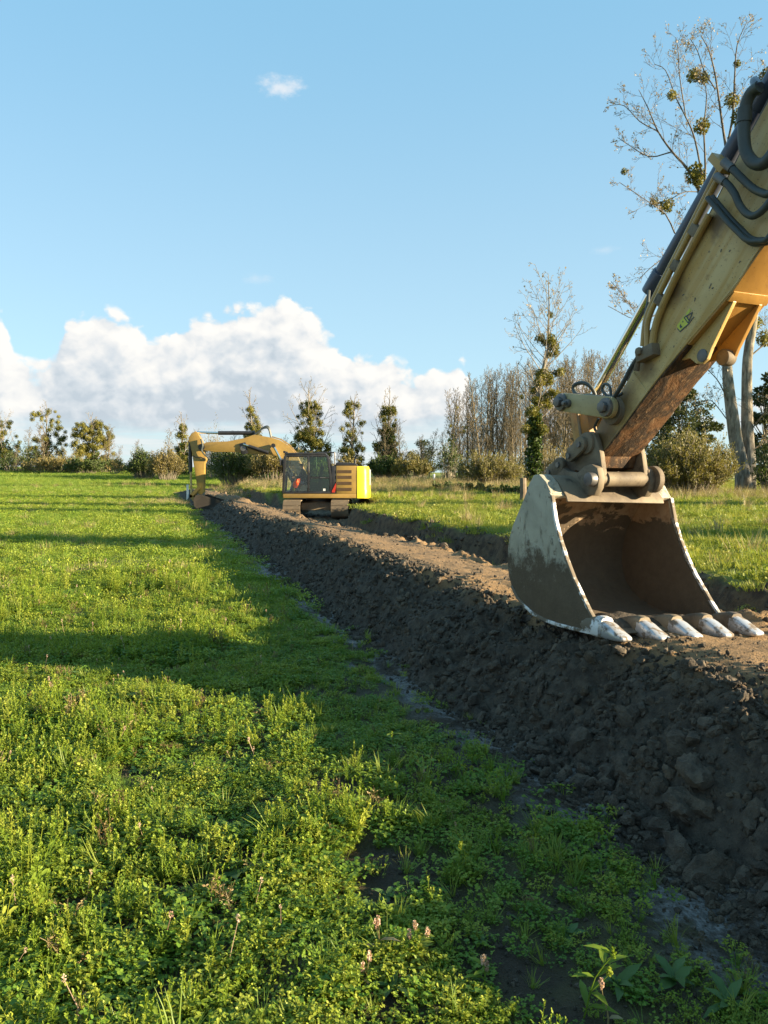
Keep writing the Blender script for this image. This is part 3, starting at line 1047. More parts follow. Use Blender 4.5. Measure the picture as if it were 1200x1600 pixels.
def house_parts(root):
    """superstructure and undercarriage of a tracked excavator"""
    reg = {}

    def part(name, mb, mat, bevel=0.0, parent=None, key=None, smooth=35):
        me = mb.mesh(name, mat, bevel, smooth)
        HOUSE.append((name, me, parent, key))

    m = MB().box((-0.12, 0, 0.945), (3.26, 2.68, 0.19)); part('base_frame', m, M_YELLOW2, 0.02)
    m = MB().cyl((0, 0, 0.66), (0, 0, 0.86), 0.62, n=28); part('swing_ring', m, M_BLACK)
    # right-hand body, tank and engine bay
    m = MB().box((-0.25, -0.86, 1.46), (2.9, 0.94, 0.82)); part('right_body', m, M_YELLOW2, 0.04)
    m = MB().box((-1.3, -0.2, 1.62), (0.88, 0.88, 1.14)); part('engine_bay', m, M_BLACK, 0.03)
    m = MB().box((-1.31, 0.80, 1.665), (0.90, 1.08, 1.25)); part('engine_cover', m, M_YELLOW2, 0.03, key='cover')
    for z0 in (2.03, 1.78, 1.51, 1.24):
        lm = MB().box((-1.22, 1.345, z0), (0.66, 0.012, 0.135))
        for k in range(4):
            lm.box((-1.22, 1.353, z0 - 0.05 + k * 0.033), (0.65, 0.012, 0.012))
        part('louvre', lm, M_GRILLE, parent='cover')
    m = MB().box((-1.775, 1.341, 1.66), (0.012, 0.006, 1.2)); part('panel_gap', m, M_BLACK, parent='cover')
    hood = [(-0.80, 2.294), (-1.78, 2.294), (-1.76, 2.37), (-1.70, 2.41), (-0.95, 2.46), (-0.86, 2.42)]
    m = MB().prism(hood, -1.2, 1.30, side); part('hood', m, M_BLACK, 0.02)
    m = MB().cyl((-1.68, 0.75, 2.38), (-1.68, 0.75, 2.60), 0.05, n=10).cyl((-1.68, 0.75, 2.60), (-1.75, 0.75, 2.66), 0.05, n=10); part('exhaust', m, M_BLACK)
    m = MB().box((-0.75, 0.84, 1.67), (0.20, 0.98, 1.23)); part('air_box', m, M_BLACK, 0.02)
    m = MB().prism([(-0.67, 1.10), (-0.67, 1.16), (-0.86, 1.55), (-0.86, 1.34), (-0.80, 1.10)], 1.336, 1.344, side); part('red_stripe', m, M_RED)
    # counterweight: rounded block with a wider foot
    cw = []
    for (x, y) in [(-1.79, 1.34), (-2.08, 1.33), (-2.24, 1.22), (-2.33, 0.95), (-2.36, 0.4), (-2.36, -0.4), (-2.33, -0.95), (-2.24, -1.22), (-2.08, -1.33), (-1.79, -1.34)]:
        cw.append((x, y))
    m = MB()
    lev = [(0.84, 1.0), (0.92, 1.03), (1.18, 1.03), (1.26, 0.985), (1.9, 0.98), (2.12, 0.955), (2.27, 0.87)]
    n = len(cw); vs_ = []; fs = []
    for z, k in lev:
        vs_ += [(-1.79 + (x + 1.79) * k, y * (0.5 + 0.5 * min(k, 1)), z) for x, y in cw]
    for i in range(len(lev) - 1):
        for j in range(n):
            fs.append((i * n + j, i * n + (j + 1) % n, (i + 1) * n + (j + 1) % n, (i + 1) * n + j))
    fs.append(tuple(range(n))); fs.append(tuple(range((len(lev) - 1) * n, len(lev) * n)))
    m.add(vs_, fs); part('counterweight', m, M_CWTLIT, 0.0, smooth=50, key='cwt')
    m = MB().box((-2.345, 0.80, 1.78), (0.03, 0.14, 0.72)); part('tail_lamp', m, M_LAMP, 0.01, parent='cwt')
    m = MB().box((-2.345, -0.80, 1.78), (0.03, 0.14, 0.72)); part('tail_lamp', m, M_LAMP, 0.01, parent='cwt')
    # handrail over the right body
    m = MB().tube(smooth_path([(0.25, -1.25, 1.85), (0.25, -1.25, 2.75), (0.22, -1.25, 2.95), (-0.1, -1.25, 2.97), (-0.55, -1.25, 2.97), (-0.63, -1.25, 2.93), (-0.64, -1.25, 2.4), (-0.64, -1.25, 1.85)], 4), 0.032, 6)
    part('handrail', m, M_BLACK)
    # cab
    cf = MB()
    yl, yr = 1.33, 0.36
    for y in (yl - 0.03, yr + 0.03):
        cf.prism([(1.56, 1.06), (1.46, 1.06), (1.36, 2.66), (1.30, 2.74), (1.30, 2.80), (1.42, 2.78), (1.48, 2.66)], y - 0.03, y + 0.03, side)   # front post
        cf.box((0.38, y, 1.90), (0.085, 0.06, 1.68))
        cf.prism([(-0.66, 1.06), (-0.56, 1.06), (-0.56, 1.75), (-0.44, 2.62), (-0.36, 2.74), (-0.42, 2.78), (-0.54, 2.70), (-0.66, 1.80)], y - 0.03, y + 0.03, side)
        cf.box((0.45, y, 1.10), (2.14, 0.06, 0.085))
        cf.box((0.46, y, 2.745), (1.78, 0.06, 0.09))
    for x, z in ((1.50, 1.10), (1.38, 2.74), (-0.60, 1.10), (-0.44, 2.74), (-0.6, 1.85)):
        cf.box((x, 0.845, z), (0.07, 0.91, 0.08))
    part('cab_frame', cf, M_BLACK, 0.012, key='cab')
    m = MB().prism([(1.47, 2.795), (-0.42, 2.795), (-0.38, 2.86), (0.5, 2.885), (1.40, 2.86)], 0.34, 1.35, side); part('cab_roof', m, M_BLACK, 0.02, parent='cab')
    m = MB().box((0.46, 0.845, 1.075), (2.0, 0.9, 0.03)); part('cab_floor', m, M_BLACK, parent='cab')
    pane = MB().prism([(1.45, 1.15), (0.43, 1.15), (0.43, 2.69), (1.31, 2.69), (1.35, 2.62)], 1.30, 1.306, side); part('side_window', pane, M_GLASS, parent='cab', smooth=0)
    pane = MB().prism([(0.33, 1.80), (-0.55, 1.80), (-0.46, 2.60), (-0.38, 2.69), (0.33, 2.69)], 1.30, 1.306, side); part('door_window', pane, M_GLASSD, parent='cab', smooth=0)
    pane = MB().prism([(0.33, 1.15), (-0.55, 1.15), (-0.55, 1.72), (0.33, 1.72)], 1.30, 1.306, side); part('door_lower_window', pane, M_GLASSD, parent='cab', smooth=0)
    m = MB().box((-0.11, 1.30, 1.76), (0.90, 0.05, 0.06)); part('door_rail', m, M_BLACK, parent='cab')
    m = MB().box((-0.26, 1.335, 1.76), (0.24, 0.02, 0.035)); part('door_handle', m, M_PIN, parent='cab')
    m = MB().box((-0.33, 1.335, 1.22), (0.10, 0.008, 0.10)); part('cab_label', m, M_WHITEPOST, parent='cab')
    m = MB().tube(smooth_path([(0.34, 1.36, 2.0), (0.34, 1.41, 2.05), (0.34, 1.41, 2.4), (0.34, 1.36, 2.45)], 4), 0.016, 6); part('grab_rail', m, M_PIN, parent='cab')
    pane = MB().prism([(1.50, 1.15), (1.494, 1.15), (1.374, 2.69), (1.38, 2.69)], 0.42, 1.27, side); part('windscreen', pane, M_GLASS, parent='cab', smooth=0)
    pane = MB().prism([(1.45, 1.15), (-0.55, 1.15), (-0.46, 2.60), (-0.38, 2.69), (1.31, 2.69), (1.35, 2.62)], 0.384, 0.39, side); part('right_window', pane, M_GLASS, parent='cab', smooth=0)
    pane = MB().box((-0.52, 0.845, 2.28), (0.006, 0.82, 0.78)); part('rear_window', pane, M_GLASS, parent='cab', smooth=0)
    m = MB().box((0.12, 0.845, 1.42), (0.52, 0.50, 0.14)).box((-0.14, 0.845, 1.85), (0.12, 0.48, 0.80), Matrix.Rotation(R(-8), 3, 'Y')).box((0.10, 0.845, 1.22), (0.4, 0.4, 0.28))
    m.box((-0.20, 0.845, 2.33), (0.09, 0.26, 0.2))
    part('seat', m, M_SEAT, 0.04, parent='cab')
    for y in (1.14, 0.55):
        m = MB().box((0.32, y, 1.50), (0.46, 0.12, 0.14)).cyl((0.50, y, 1.56), (0.53, y, 1.76), 0.025, 0.03, 8); part('joystick_console', m, M_BLACK, 0.01, parent='cab')
    m = MB().box((1.18, 0.5, 1.45), (0.10, 0.12, 0.76)).box((1.1, 0.52, 1.88), (0.05, 0.24, 0.18)); part('monitor', m, M_BLACK, 0.01, parent='cab')
    for y in (0.85, 1.0):
        m = MB().cyl((1.15, y, 1.1), (1.05, y, 1.55), 0.02, 0.02, 6); part('travel_lever', m, M_BLACK, parent='cab')
    for y in (1.30, 0.5):
        m = MB().box((1.44, y, 2.90), (0.10, 0.12, 0.10)); part('work_lamp', m, M_BLACK, 0.01, parent='cab')
    m = MB().box((1.62, 1.40, 2.45), (0.04, 0.18, 0.28)).cyl((1.48, 1.32, 2.6), (1.62, 1.40, 2.5), 0.012, 0.012, 6); part('mirror', m, M_BLACK, 0.01, parent='cab')
    # undercarriage: built with the tracks along y
    m = MB().box((0, 0, 0.46), (1.5, 1.6, 0.34)).cyl((0, 0, 0.6), (0, 0, 0.68), 0.7, n=24)
    for sx in (-1, 1):
        m.box((sx * 1.05, 0, 0.40), (0.34, 3.0, 0.30))
    part('car_body', m, M_TRACK, 0.03, key='under')
    for sx in (-1, 1):
        tm = MB()
        half = 1.72; rr = 0.345; L = 4 * half + 2 * math.pi * rr; N = 46
        for k in range(N):
            d = k / N * L
            if d < 2 * half:
                y, z, a = -half + d, 2 * rr, 0
            elif d < 2 * half + math.pi * rr:
                a = (d - 2 * half) / rr; y, z = half + rr * math.sin(a), rr + rr * math.cos(a)
            elif d < 4 * half + math.pi * rr:
                q = d - 2 * half - math.pi * rr; y, z, a = half - q, 0, math.pi
            else:
                a = math.pi + (d - 4 * half - math.pi * rr) / rr; y, z = -half + rr * math.sin(a), rr + rr * math.cos(a)
            rot = Matrix.Rotation(-a, 3, 'X')
            c = Vector((sx * 1.05, y, z + 0.045))
            tm.box(c, (0.76, L / N * 0.93, 0.03), rot)
            for g in (-0.06, 0.0, 0.06):
                tm.box(c + rot @ Vector((0, g, 0.022)), (0.75, 0.016, 0.03), rot)
            tm.box(c + rot @ Vector((0.08, 0, -0.05)), (0.05, L / N * 0.9, 0.07), rot)
            tm.box(c + rot @ Vector((-0.08, 0, -0.05)), (0.05, L / N * 0.9, 0.07), rot)
        part('track', tm, M_TRACK, parent='under')
        for y, nm in ((-half, 'sprocket'), (half, 'idler_wheel')):
            part(nm, MB().cyl((sx * 1.05 - 0.06, y, rr + 0.045), (sx * 1.05 + 0.06, y, rr + 0.045), 0.29, n=20), M_TRACK, parent='under')
        for k in range(7):
            y = -1.3 + k * 0.433
            part('track_roller', MB().cyl((sx * 1.05 - 0.15, y, 0.20), (sx * 1.05 + 0.15, y, 0.20), 0.10, n=12), M_TRACK, parent='under')


house_parts(None)


def place_house(root, slew):
    objs = {}
    for name, me, parent, key in HOUSE:
        p = objs[parent] if parent else root
        o = link(name, me, p)
        if key:
            objs[key] = o
        if key == 'under':
            o.rotation_euler = (0, 0, slew)
    return objs


# ---- near excavator: reaching along the bank towards its bucket; only stick and bucket come into the picture
UM = 8.0
A1 = R(24)
U1 = Vector((math.sin(A1), -math.cos(A1), 0)); V1 = Vector((math.cos(A1), math.sin(A1), 0))
O1 = Vector((2.2002, 5.5425, 0))
Z1 = 0.60
base1 = O1 + U1 * UM
ex1 = empty('excavator', (base1.x, base1.y, Z1), math.atan2(-U1.y, -U1.x))
tag(ex1, 'near excavator with worn cream yellow stick and muddy toothed bucket on the bank', 'excavator')
place_house(ex1, R(90))


def XB(u, z, v):                 # bucket: slightly rolled to the right
    return (UM - u, -v, z - 0.026 * (v + 0.68) - Z1)


def XS(u, z, v):                 # stick and linkage, scaled about the camera in baked factors; middle plane lies 9 cm left of the reference plane
    return (UM - (0.979 * u + 0.0875), -(0.979 * v - 0.0895), 0.979 * z + 0.0357 - Z1)


def S3(u, z, v):
    return Vector(XS(u, z, v))


OUT = [(-0.20, 0.650), (-0.36, 0.636), (-0.526, 0.632), (-0.70, 0.631), (-0.855, 0.638), (-1.02, 0.664), (-1.157, 0.714), (-1.25, 0.765), (-1.330, 0.845), (-1.375, 0.93), (-1.392, 1.03), (-1.388, 1.14), (-1.366, 1.241),
       (-1.32, 1.34), (-1.256, 1.428), (-1.19, 1.52), (-1.132, 1.609), (-1.085, 1.69), (-1.03, 1.742), (-0.975, 1.745), (-0.90, 1.695), (-0.80, 1.595)]
VL, VR = -0.68, 0.50
bk = MB().prism(strip(OUT, 0.0, -0.028), VL + 0.02, VR - 0.02, XB).build('bucket', M_BUCKET, ex1, 0.004, 50)
# the object's own coordinates are the machine's, so the mud line follows height above the bank
MB().prism(strip(OUT, -0.0285, -0.036), VL + 0.028, VR - 0.028, XB).build('bucket_inner_face', M_BUCKETIN, bk, 0, 50)
front = [(-0.80, 1.595), (-0.785, 1.55), (-0.752, 1.414), (-0.690, 1.27), (-0.609, 1.126), (-0.525, 1.00), (-0.428, 0.887), (-0.345, 0.79), (-0.255, 0.70), (-0.20, 0.652)]
sidepoly = OUT + front[1:-1]
for v0, v1, vi in ((VL, VL + 0.019, VL + 0.0275), (VR - 0.019, VR, VR - 0.0275)):
    MB().prism(sidepoly, v0, v1, XB).build('side_plate', M_BUCKET, bk, 0.004)
    inn = [(-0.30, 0.69)] + [(a * 0.985 - 0.0, b * 0.985 + 0.02) for a, b in OUT[2:-2]] + [(-0.82, 1.57), (-0.775, 1.41), (-0.635, 1.12), (-0.455, 0.885)]
    a_, b_ = sorted((v0 if v0 > 0 else v1, vi))
    MB().prism(inn, a_ + 0.0005, b_, XB).build('side_inner_face', M_BUCKETIN, bk)
    c_ = (v0 + v1) / 2
    MB().prism(strip(front, -0.012, 0.010), c_ - 0.015, c_ + 0.015, XB).build('side_cutter', M_EDGE, bk, 0.006)
    heel = OUT[0:9]
    MB().prism(strip(heel, 0.008, -0.018), c_ - 0.018, c_ + 0.018, XB).build('heel_strip', M_EDGE, bk, 0.006)
MB().prism([(-0.42, 0.632), (-0.155, 0.648), (-0.14, 0.662), (-0.20, 0.684), (-0.42, 0.672)], VL + 0.005, VR - 0.005, XB).build('lip_plate', M_LINK, bk, 0.006)
# shoulder plates where wall and top meet
for v in (VL + 0.06, VR - 0.06):
    MB().prism(strip([(-1.12, 1.60), (-1.03, 1.73), (-0.975, 1.735), (-0.89, 1.68), (-0.83, 1.60)], 0.022, -0.004), v - 0.055, v + 0.055, XB).build('shoulder_plate', M_BUCKET, bk, 0.008)
MB().prism(strip([(-0.99, 1.735), (-0.90, 1.69), (-0.79, 1.582), (-0.775, 1.545)], 0.020, -0.002), VL + 0.12, VR - 0.12, XB).build('top_plate', M_LINK, bk, 0.006)
# teeth
tipu = [0.0, 0.065, 0.085, 0.10, 0.115]
for i in range(5):
    v = VL + 0.045 + i * (VR - VL - 0.09) / 4
    du = tipu[i]

    def loft(sec, n=12):
        m = MB(); vs_ = []; fs = []
        for (u, w_, z0, z1) in sec:
            for k in range(n):
                an = 2 * math.pi * k / n
                cx_ = math.copysign(abs(math.cos(an)) ** 0.55, math.cos(an)); sx_ = math.copysign(abs(math.sin(an)) ** 0.55, math.sin(an))
                vs_.append(XB(u + du, (z0 + z1) / 2 + sx_ * (z1 - z0) / 2, v + cx_ * w_ / 2))
        for j in range(len(sec) - 1):
            for k in range(n):
                fs.append((j * n + k, j * n + (k + 1) % n, (j + 1) * n + (k + 1) % n, (j + 1) * n + k))
        fs.append(tuple(range(n))); fs.append(tuple(range((len(sec) - 1) * n, len(sec) * n)))
        return m.add(vs_, fs)
    loft([(-0.46, 0.085, 0.67, 0.70), (-0.38, 0.115, 0.625, 0.745), (-0.26, 0.125, 0.615, 0.772), (-0.205, 0.11, 0.62, 0.765)]).build('tooth_adapter', M_LINK if i else M_EDGE, bk, 0, 55)
    loft([(-0.25, 0.09, 0.628, 0.742), (-0.235, 0.118, 0.617, 0.756), (-0.15, 0.118, 0.619, 0.728), (-0.08, 0.112, 0.622, 0.695), (-0.035, 0.104, 0.628, 0.676), (-0.008, 0.092, 0.634, 0.664), (0.0, 0.07, 0.642, 0.656)]).build('tooth', M_TOOTH, bk, 0, 50)
# ears
for v in (-0.335, 0.155):
    ear = [(-0.70, 1.60), (-0.655, 1.66), (-0.640, 1.735), (-0.665, 1.81), (-0.735, 1.842), (-0.82, 1.825), (-0.90, 1.775), (-1.02, 1.79), (-1.16, 1.845), (-1.24, 1.84), (-1.275, 1.78), (-1.22, 1.66), (-1.10, 1.60), (-0.9, 1.60)]
    MB().prism(ear, v - 0.03, v + 0.03, XB).build('ear', M_LINK, bk, 0.012)
# hitch
hp = [(-0.93, 2.09), (-0.875, 2.075), (-0.835, 2.0), (-0.80, 1.91), (-0.765, 1.74), (-0.775, 1.67), (-0.83, 1.645), (-0.89, 1.67), (-0.96, 1.74), (-1.10, 1.79), (-1.24, 1.735), (-1.30, 1.76), (-1.30, 1.835), (-1.20, 1.92), (-1.10, 1.99), (-1.02, 2.065)]
hitch = MB().prism(strip([(-0.86, 1.93), (-0.90, 1.82), (-1.0, 1.80), (-1.2, 1.82)], 0.02, -0.02), -0.18, 0.18, XS).build('quick_hitch', M_BELLY, ex1, 0.006)
for v in (-0.205, 0.205):
    MB().prism(hp, v - 0.022, v + 0.022, XS).build('hitch_plate', M_LINK, hitch, 0.008)
MB().cyl(S3(-0.80, 1.715, -0.33), S3(-0.80, 1.715, 0.33), 0.046, n=20).cyl(S3(-0.80, 1.715, -0.18), S3(-0.80, 1.715, 0.18), 0.058, n=20).build('hitch_pin', M_LINK, hitch)
MB().cyl(S3(-0.80, 1.715, 0.275), S3(-0.80, 1.715, 0.325), 0.105, n=28).build('pin_collar', M_LINK, hitch, 0.008)
MB().cyl(S3(-0.80, 1.715, -0.345), S3(-0.80, 1.715, -0.285), 0.052, n=20).build('pin_head', M_PIN, hitch, 0.008)
MB().cyl(S3(-0.955, 2.0, -0.25), S3(-0.955, 2.0, 0.25), 0.085, n=24).build('pivot_boss', M_LINK, hitch, 0.01)
MB().cyl(S3(-1.24, 1.80, -0.26), S3(-1.24, 1.80, 0.26), 0.045, n=16).build('rear_pin', M_LINK, hitch)
for a, b in (((-0.985, 1.99), (-1.115, 1.905)), ((-1.255, 1.835), (-1.385, 1.775))):
    lt = MB().prism(capsule(a, b, 0.062, 0.050), -0.285, -0.245, XS).build('latch_plate', M_LINK, hitch, 0.008)
    for c in (a, b):
        MB().cyl(S3(c[0], c[1], -0.300), S3(c[0], c[1], -0.280), 0.022, n=10).build('bolt', M_PIN, hitch)
MB().box(S3(-1.36, 1.90, -0.02), (0.05, 0.16, 0.17)).build('hitch_actuator', M_LINK, hitch, 0.01)
# mud caked between the plates
# H-link and rockers
hl = MB()
for v in (-0.12, 0.12):
    hl.prism(capsule((-1.235, 2.335), (-1.13, 1.93), 0.062, 0.062), v - 0.04, v + 0.04, XS)
hl.prism(strip([(-1.22, 2.24), (-1.16, 2.02)], 0.025, -0.025), -0.1, 0.1, XS)
link_o = hl.build('bucket_link', M_ORANGE, ex1, 0.008)
MB().prism(strip([(-1.225, 2.29), (-1.15, 1.98)], 0.066, 0.045), -0.175, -0.162, XS).build('link_edge', M_LINK, link_o)
for v in (-0.26, 0.26):
    rk = MB().prism(capsule((-1.215, 2.344), (-0.663, 2.255), 0.074, 0.082), v - 0.022, v + 0.022, XS)
    rko = rk.build('rocker_link', M_LINKY, ex1, 0.008)
    for (u, z, r_) in ((-1.215, 2.344, 0.060), (-0.663, 2.255, 0.060), (-1.125, 2.325, 0.028)):
        s_ = -1 if v < 0 else 1
        MB().cyl(S3(u, z, v + s_ * 0.015), S3(u, z, v + s_ * 0.05), r_ * 1.15, n=24).cyl(S3(u, z, v + s_ * 0.045), S3(u, z, v + s_ * 0.085), r_ * 0.72, n=6).build('pin_bolt', M_PIN, rko, 0.005)
MB().cyl(S3(-1.215, 2.344, -0.24), S3(-1.215, 2.344, 0.24), 0.05, n=16).build('rocker_pin', M_PIN, ex1)
# stick
stk = [(-0.93, 2.09), (-0.945, 2.0), (-0.90, 1.94), (-0.854, 1.918), (-0.719, 2.019), (-0.24, 2.433), (0.392, 2.910), (0.6, 3.113), (1.5, 3.86), (1.75, 4.5), (1.3, 4.72), (0.80, 4.18), (0.637, 3.98), (0.51, 3.84), (0.251, 3.515), (-0.298, 2.834), (-0.549, 2.469), (-0.68, 2.335), (-0.834, 2.223)]
stick = MB().prism(stk, -0.17, 0.17, XS).build('stick', M_STICK, ex1, 0.010)
MB().cyl(S3(-0.70, 2.235, -0.215), S3(-0.70, 2.235, 0.215), 0.105, n=28).build('rocker_boss', M_LINK, stick, 0.012)
MB().prism(strip([(-0.868, 1.900), (-0.719, 2.012), (-0.24, 2.425), (0.02, 2.623)], 0.0, -0.014), -0.178, 0.178, XS).build('belly_plate', M_BELLY, stick, 0.003)
MB().prism(strip([(0.03, 2.630), (0.392, 2.902), (0.6, 3.105), (1.5, 3.852)], 0.0, -0.012), -0.176, 0.176, XS).build('upper_belly_plate', M_ORANGE, stick, 0.003)
MB().prism([(0.33, 2.862), (0.40, 2.912), (0.41, 2.895), (0.36, 2.845)], -0.17, 0.17, XS).build('bracket_ledge', M_ORANGE, stick, 0.003)
br = [(0.36, 2.885), (0.365, 2.845), (0.19, 2.58), (0.155, 2.51), (0.11, 2.485), (0.06, 2.495), (0.0, 2.54), (-0.09, 2.535), (-0.05, 2.575), (0.3, 2.845)]
for v in (-0.115, 0.115):
    bp = MB().prism(br, v - 0.014, v + 0.014, XS).build('bracket_plate', M_STICK if v < 0 else M_ORANGE, stick, 0.003)
MB().cyl(S3(0.115, 2.54, -0.136), S3(0.115, 2.54, -0.115), 0.043, n=20).build('bracket_plug', M_PIN, stick, 0.004)
MB().cyl(S3(0.115, 2.54, 0.05), S3(0.115, 2.54, 0.128), 0.055, n=20).build('bracket_boss', M_LINK, stick, 0.006)
MB().prism(strip([(0.34, 2.86), (0.12, 2.69), (0.05, 2.64)], 0.0, -0.012), -0.10, 0.10, XS).build('bracket_web', M_ORANGE, stick)
MB().prism(strip([(-0.60, 2.42), (-0.298, 2.838), (0.251, 3.519), (0.51, 3.844), (0.80, 4.184), (1.2, 4.62)], 0.0, 0.075), -0.10, 0.16, XS).build('top_flange', M_GAPDARK, stick, 0.004)  # backing strip, coloured dark for the shaded gap behind the pipes
# edge rail, hydraulic pipes, clamps
MB().tube(smooth_path([S3(-0.453, 2.69, -0.13), S3(-0.43, 2.85, -0.13), S3(-0.36, 2.99, -0.13), S3(-0.1, 3.31, -0.13), S3(0.199, 3.682, -0.13), S3(0.263, 3.755, -0.13)]), 0.021, 10).build('hydraulic_pipe', M_PIPE, stick)
MB().tube(smooth_path([S3(-0.335, 2.66, -0.195), S3(-0.33, 2.85, -0.195), S3(-0.19, 3.055, -0.195), S3(0.0, 3.29, -0.195), S3(0.195, 3.53, -0.195), S3(0.30, 3.65, -0.195)]), 0.020, 10).build('hydraulic_pipe', M_PIPE, stick)
MB().tube(smooth_path([S3(-0.283, 2.65, -0.20), S3(-0.25, 2.80, -0.20), S3(-0.185, 2.92, -0.20), S3(-0.026, 3.135, -0.20), S3(0.225, 3.425, -0.20)]), 0.024, 10).build('hydraulic_pipe', M_PIPE, stick)
for (u, z) in ((-0.21, 2.965), (-0.06, 3.165), (0.10, 3.36)):
    MB().box(S3(u, z, -0.19), (0.07, 0.05, 0.085), Matrix.Rotation(R(48), 3, 'Y')).build('pipe_clamp', M_LINK, stick, 0.006)
vb = MB().box(S3(-0.32, 2.615, -0.205), (0.17, 0.075, 0.085), Matrix.Rotation(R(12), 3, 'Y'))
vb.cyl(S3(-0.41, 2.60, -0.21), S3(-0.43, 2.50, -0.21), 0.022, n=10).cyl(S3(-0.36, 2.63, -0.235), S3(-0.36, 2.63, -0.265), 0.030, n=6)
vb.build('valve_block', M_LINK, stick, 0.006)
MB().box(S3(0.275, 3.74, -0.16), (0.05, 0.09, 0.16), Matrix.Rotation(R(40), 3, 'Y')).build('hose_bracket', M_PIPE, stick, 0.006)


def hose(pts, v, r_, parent, end=True):
    pth = smooth_path([S3(u, z, v if not isinstance(v, list) else v[i]) for i, (u, z) in enumerate(pts)], 6)
    MB().tube(pth, r_, 12).build('hose', M_HOSE, parent)
    if end:
        d = (pth[1] - pth[0]).normalized()
        MB().cyl(pth[0] - d * 0.02, pth[0] + d * 0.07, r_ * 1.25, r_ * 1.2, 12).build('hose_fitting', M_PIN, parent)


hose([(0.66, 4.035), (0.60, 4.02), (0.562, 3.955), (0.553, 3.848), (0.564, 3.715), (0.605, 3.630), (0.665, 3.58), (0.735, 3.585), (0.85, 3.70), (1.05, 3.95)], -0.27, 0.036, stick, False)
MB().tube([S3(0.559, 3.955, -0.27), S3(0.553, 3.87, -0.27)], 0.042, 12).build('hose_sleeve', M_HOSE, stick)
hose([(0.40, 3.684), (0.477, 3.604), (0.544, 3.529), (0.609, 3.462), (0.672, 3.416), (0.74, 3.392), (0.9, 3.45), (1.1, 3.7)], -0.25, 0.023, stick)
hose([(0.35, 3.612), (0.42, 3.551), (0.48, 3.472), (0.523, 3.386), (0.58, 3.317), (0.644, 3.291), (0.735, 3.335), (0.9, 3.50), (1.1, 3.75)], -0.26, 0.022, stick)
for k, dv in enumerate((0, 0.03, -0.012)):
    hose([(0.27, 3.500 + 0.012 * k), (0.346, 3.407 + 0.012 * k), (0.425, 3.31 + 0.013 * k), (0.51, 3.22 + 0.012 * k), (0.584, 3.148 + 0.012 * k), (0.663, 3.12 + 0.012 * k), (0.75, 3.14), (0.9, 3.35), (1.1, 3.7)], -0.235 - dv, 0.017, stick, k == 0)
hose([(-0.40, 2.60), (-0.47, 2.52), (-0.53, 2.43), (-0.60, 2.36), (-0.676, 2.33), (-0.86, 2.355), (-1.06, 2.385), (-1.114, 2.40), (-1.17, 2.44), (-1.16, 2.48), (-1.088, 2.490), (-1.02, 2.46), (-1.0, 2.38), (-1.04, 2.26)], [-0.22, -0.23, -0.24, -0.24, -0.22, -0.22, -0.22, -0.22, -0.2, -0.2, -0.18, -0.16, -0.12, -0.1], 0.016, stick, False)
hose([(-0.62, 2.36), (-0.74, 2.34), (-0.85, 2.40), (-0.83, 2.45), (-0.77, 2.43), (-0.75, 2.35)], -0.17, 0.011, stick, False)
hose([(-0.98, 2.20), (-1.03, 2.13), (-0.98, 2.09), (-0.90, 2.12), (-0.87, 2.18)], -0.1, 0.011, stick, False)
MB().tube(smooth_path([S3(-0.845, 1.925, -0.173), S3(-0.719, 2.022, -0.173), S3(-0.24, 2.436, -0.173), S3(0.392, 2.913, -0.173), S3(0.6, 3.117, -0.173), S3(1.2, 3.62, -0.173)], 14), 0.007, 6).build('weld_bead', M_STICK, stick)
MB().tube([S3(-0.36, 2.345, -0.172), S3(-0.50, 2.50, -0.172)], 0.005, 6).build('weld_bead', M_STICK, stick)
# decal and scuffs
dz = -0.1722
dec = MB().prism([(-0.077, 2.767), (-0.005, 2.828), (0.04, 2.770), (-0.052, 2.727)], dz - 0.0006, dz, XS).build('warning_decal', M_STICKY, stick, 0, 0)
MB().prism([(0.006, 2.838), (0.040, 2.864), (0.052, 2.848), (0.012, 2.815)], dz - 0.0006, dz, XS).build('decal_yellow_corner', M_STICKY, stick, 0, 0)
dk = MB()
tri = [(-0.010, 2.812), (0.066, 2.832), (0.028, 2.768)]
for i in range(3):
    dk.prism(strip([tri[i], tri[(i + 1) % 3]], 0.004, -0.004), dz - 0.0016, dz - 0.0008, XS)
dk.prism(strip([(0.012, 2.816), (0.034, 2.786)], 0.004, -0.004), dz - 0.0016, dz - 0.0008, XS)
dk.prism(strip([(-0.068, 2.747), (-0.044, 2.722), (0.03, 2.760), (0.078, 2.800)], 0.004, -0.004), dz - 0.0016, dz - 0.0008, XS)
dk.prism([(-0.050, 2.762), (-0.040, 2.775), (-0.032, 2.758), (-0.022, 2.757), (-0.035, 2.742), (-0.045, 2.748)], dz - 0.0016, dz - 0.0008, XS)
dk.prism([(-0.026, 2.785), (-0.02, 2.793), (-0.014, 2.786), (-0.02, 2.779)], dz - 0.0016, dz - 0.0008, XS)
dk.build('decal_pictogram', M_STICKB, stick, 0, 0)
for (u, z, l, a) in ((0.215, 2.974, 0.035, 1.0), (0.235, 2.955, 0.018, 0.2), (0.085, 2.913, 0.025, 1.1), (-0.02, 2.965, 0.02, 0.3), (0.30, 3.18, 0.02, 1.2), (0.37, 3.16, 0.016, 0.6), (0.20, 3.2, 0.012, 1.4), (-0.10, 2.63, 0.014, 1.2), (-0.32, 2.50, 0.012, 0.8), (0.45, 3.07, 0.018, 0.7)):
    d_ = Vector((math.cos(a), math.sin(a))) * l / 2
    MB().prism(strip([(u - d_.x, z - d_.y), (u, z + 0.002), (u + d_.x, z + d_.y)], 0.0035, -0.003), dz - 0.0006, dz, XS).build('paint_chip', M_STICKB, stick, 0, 0)
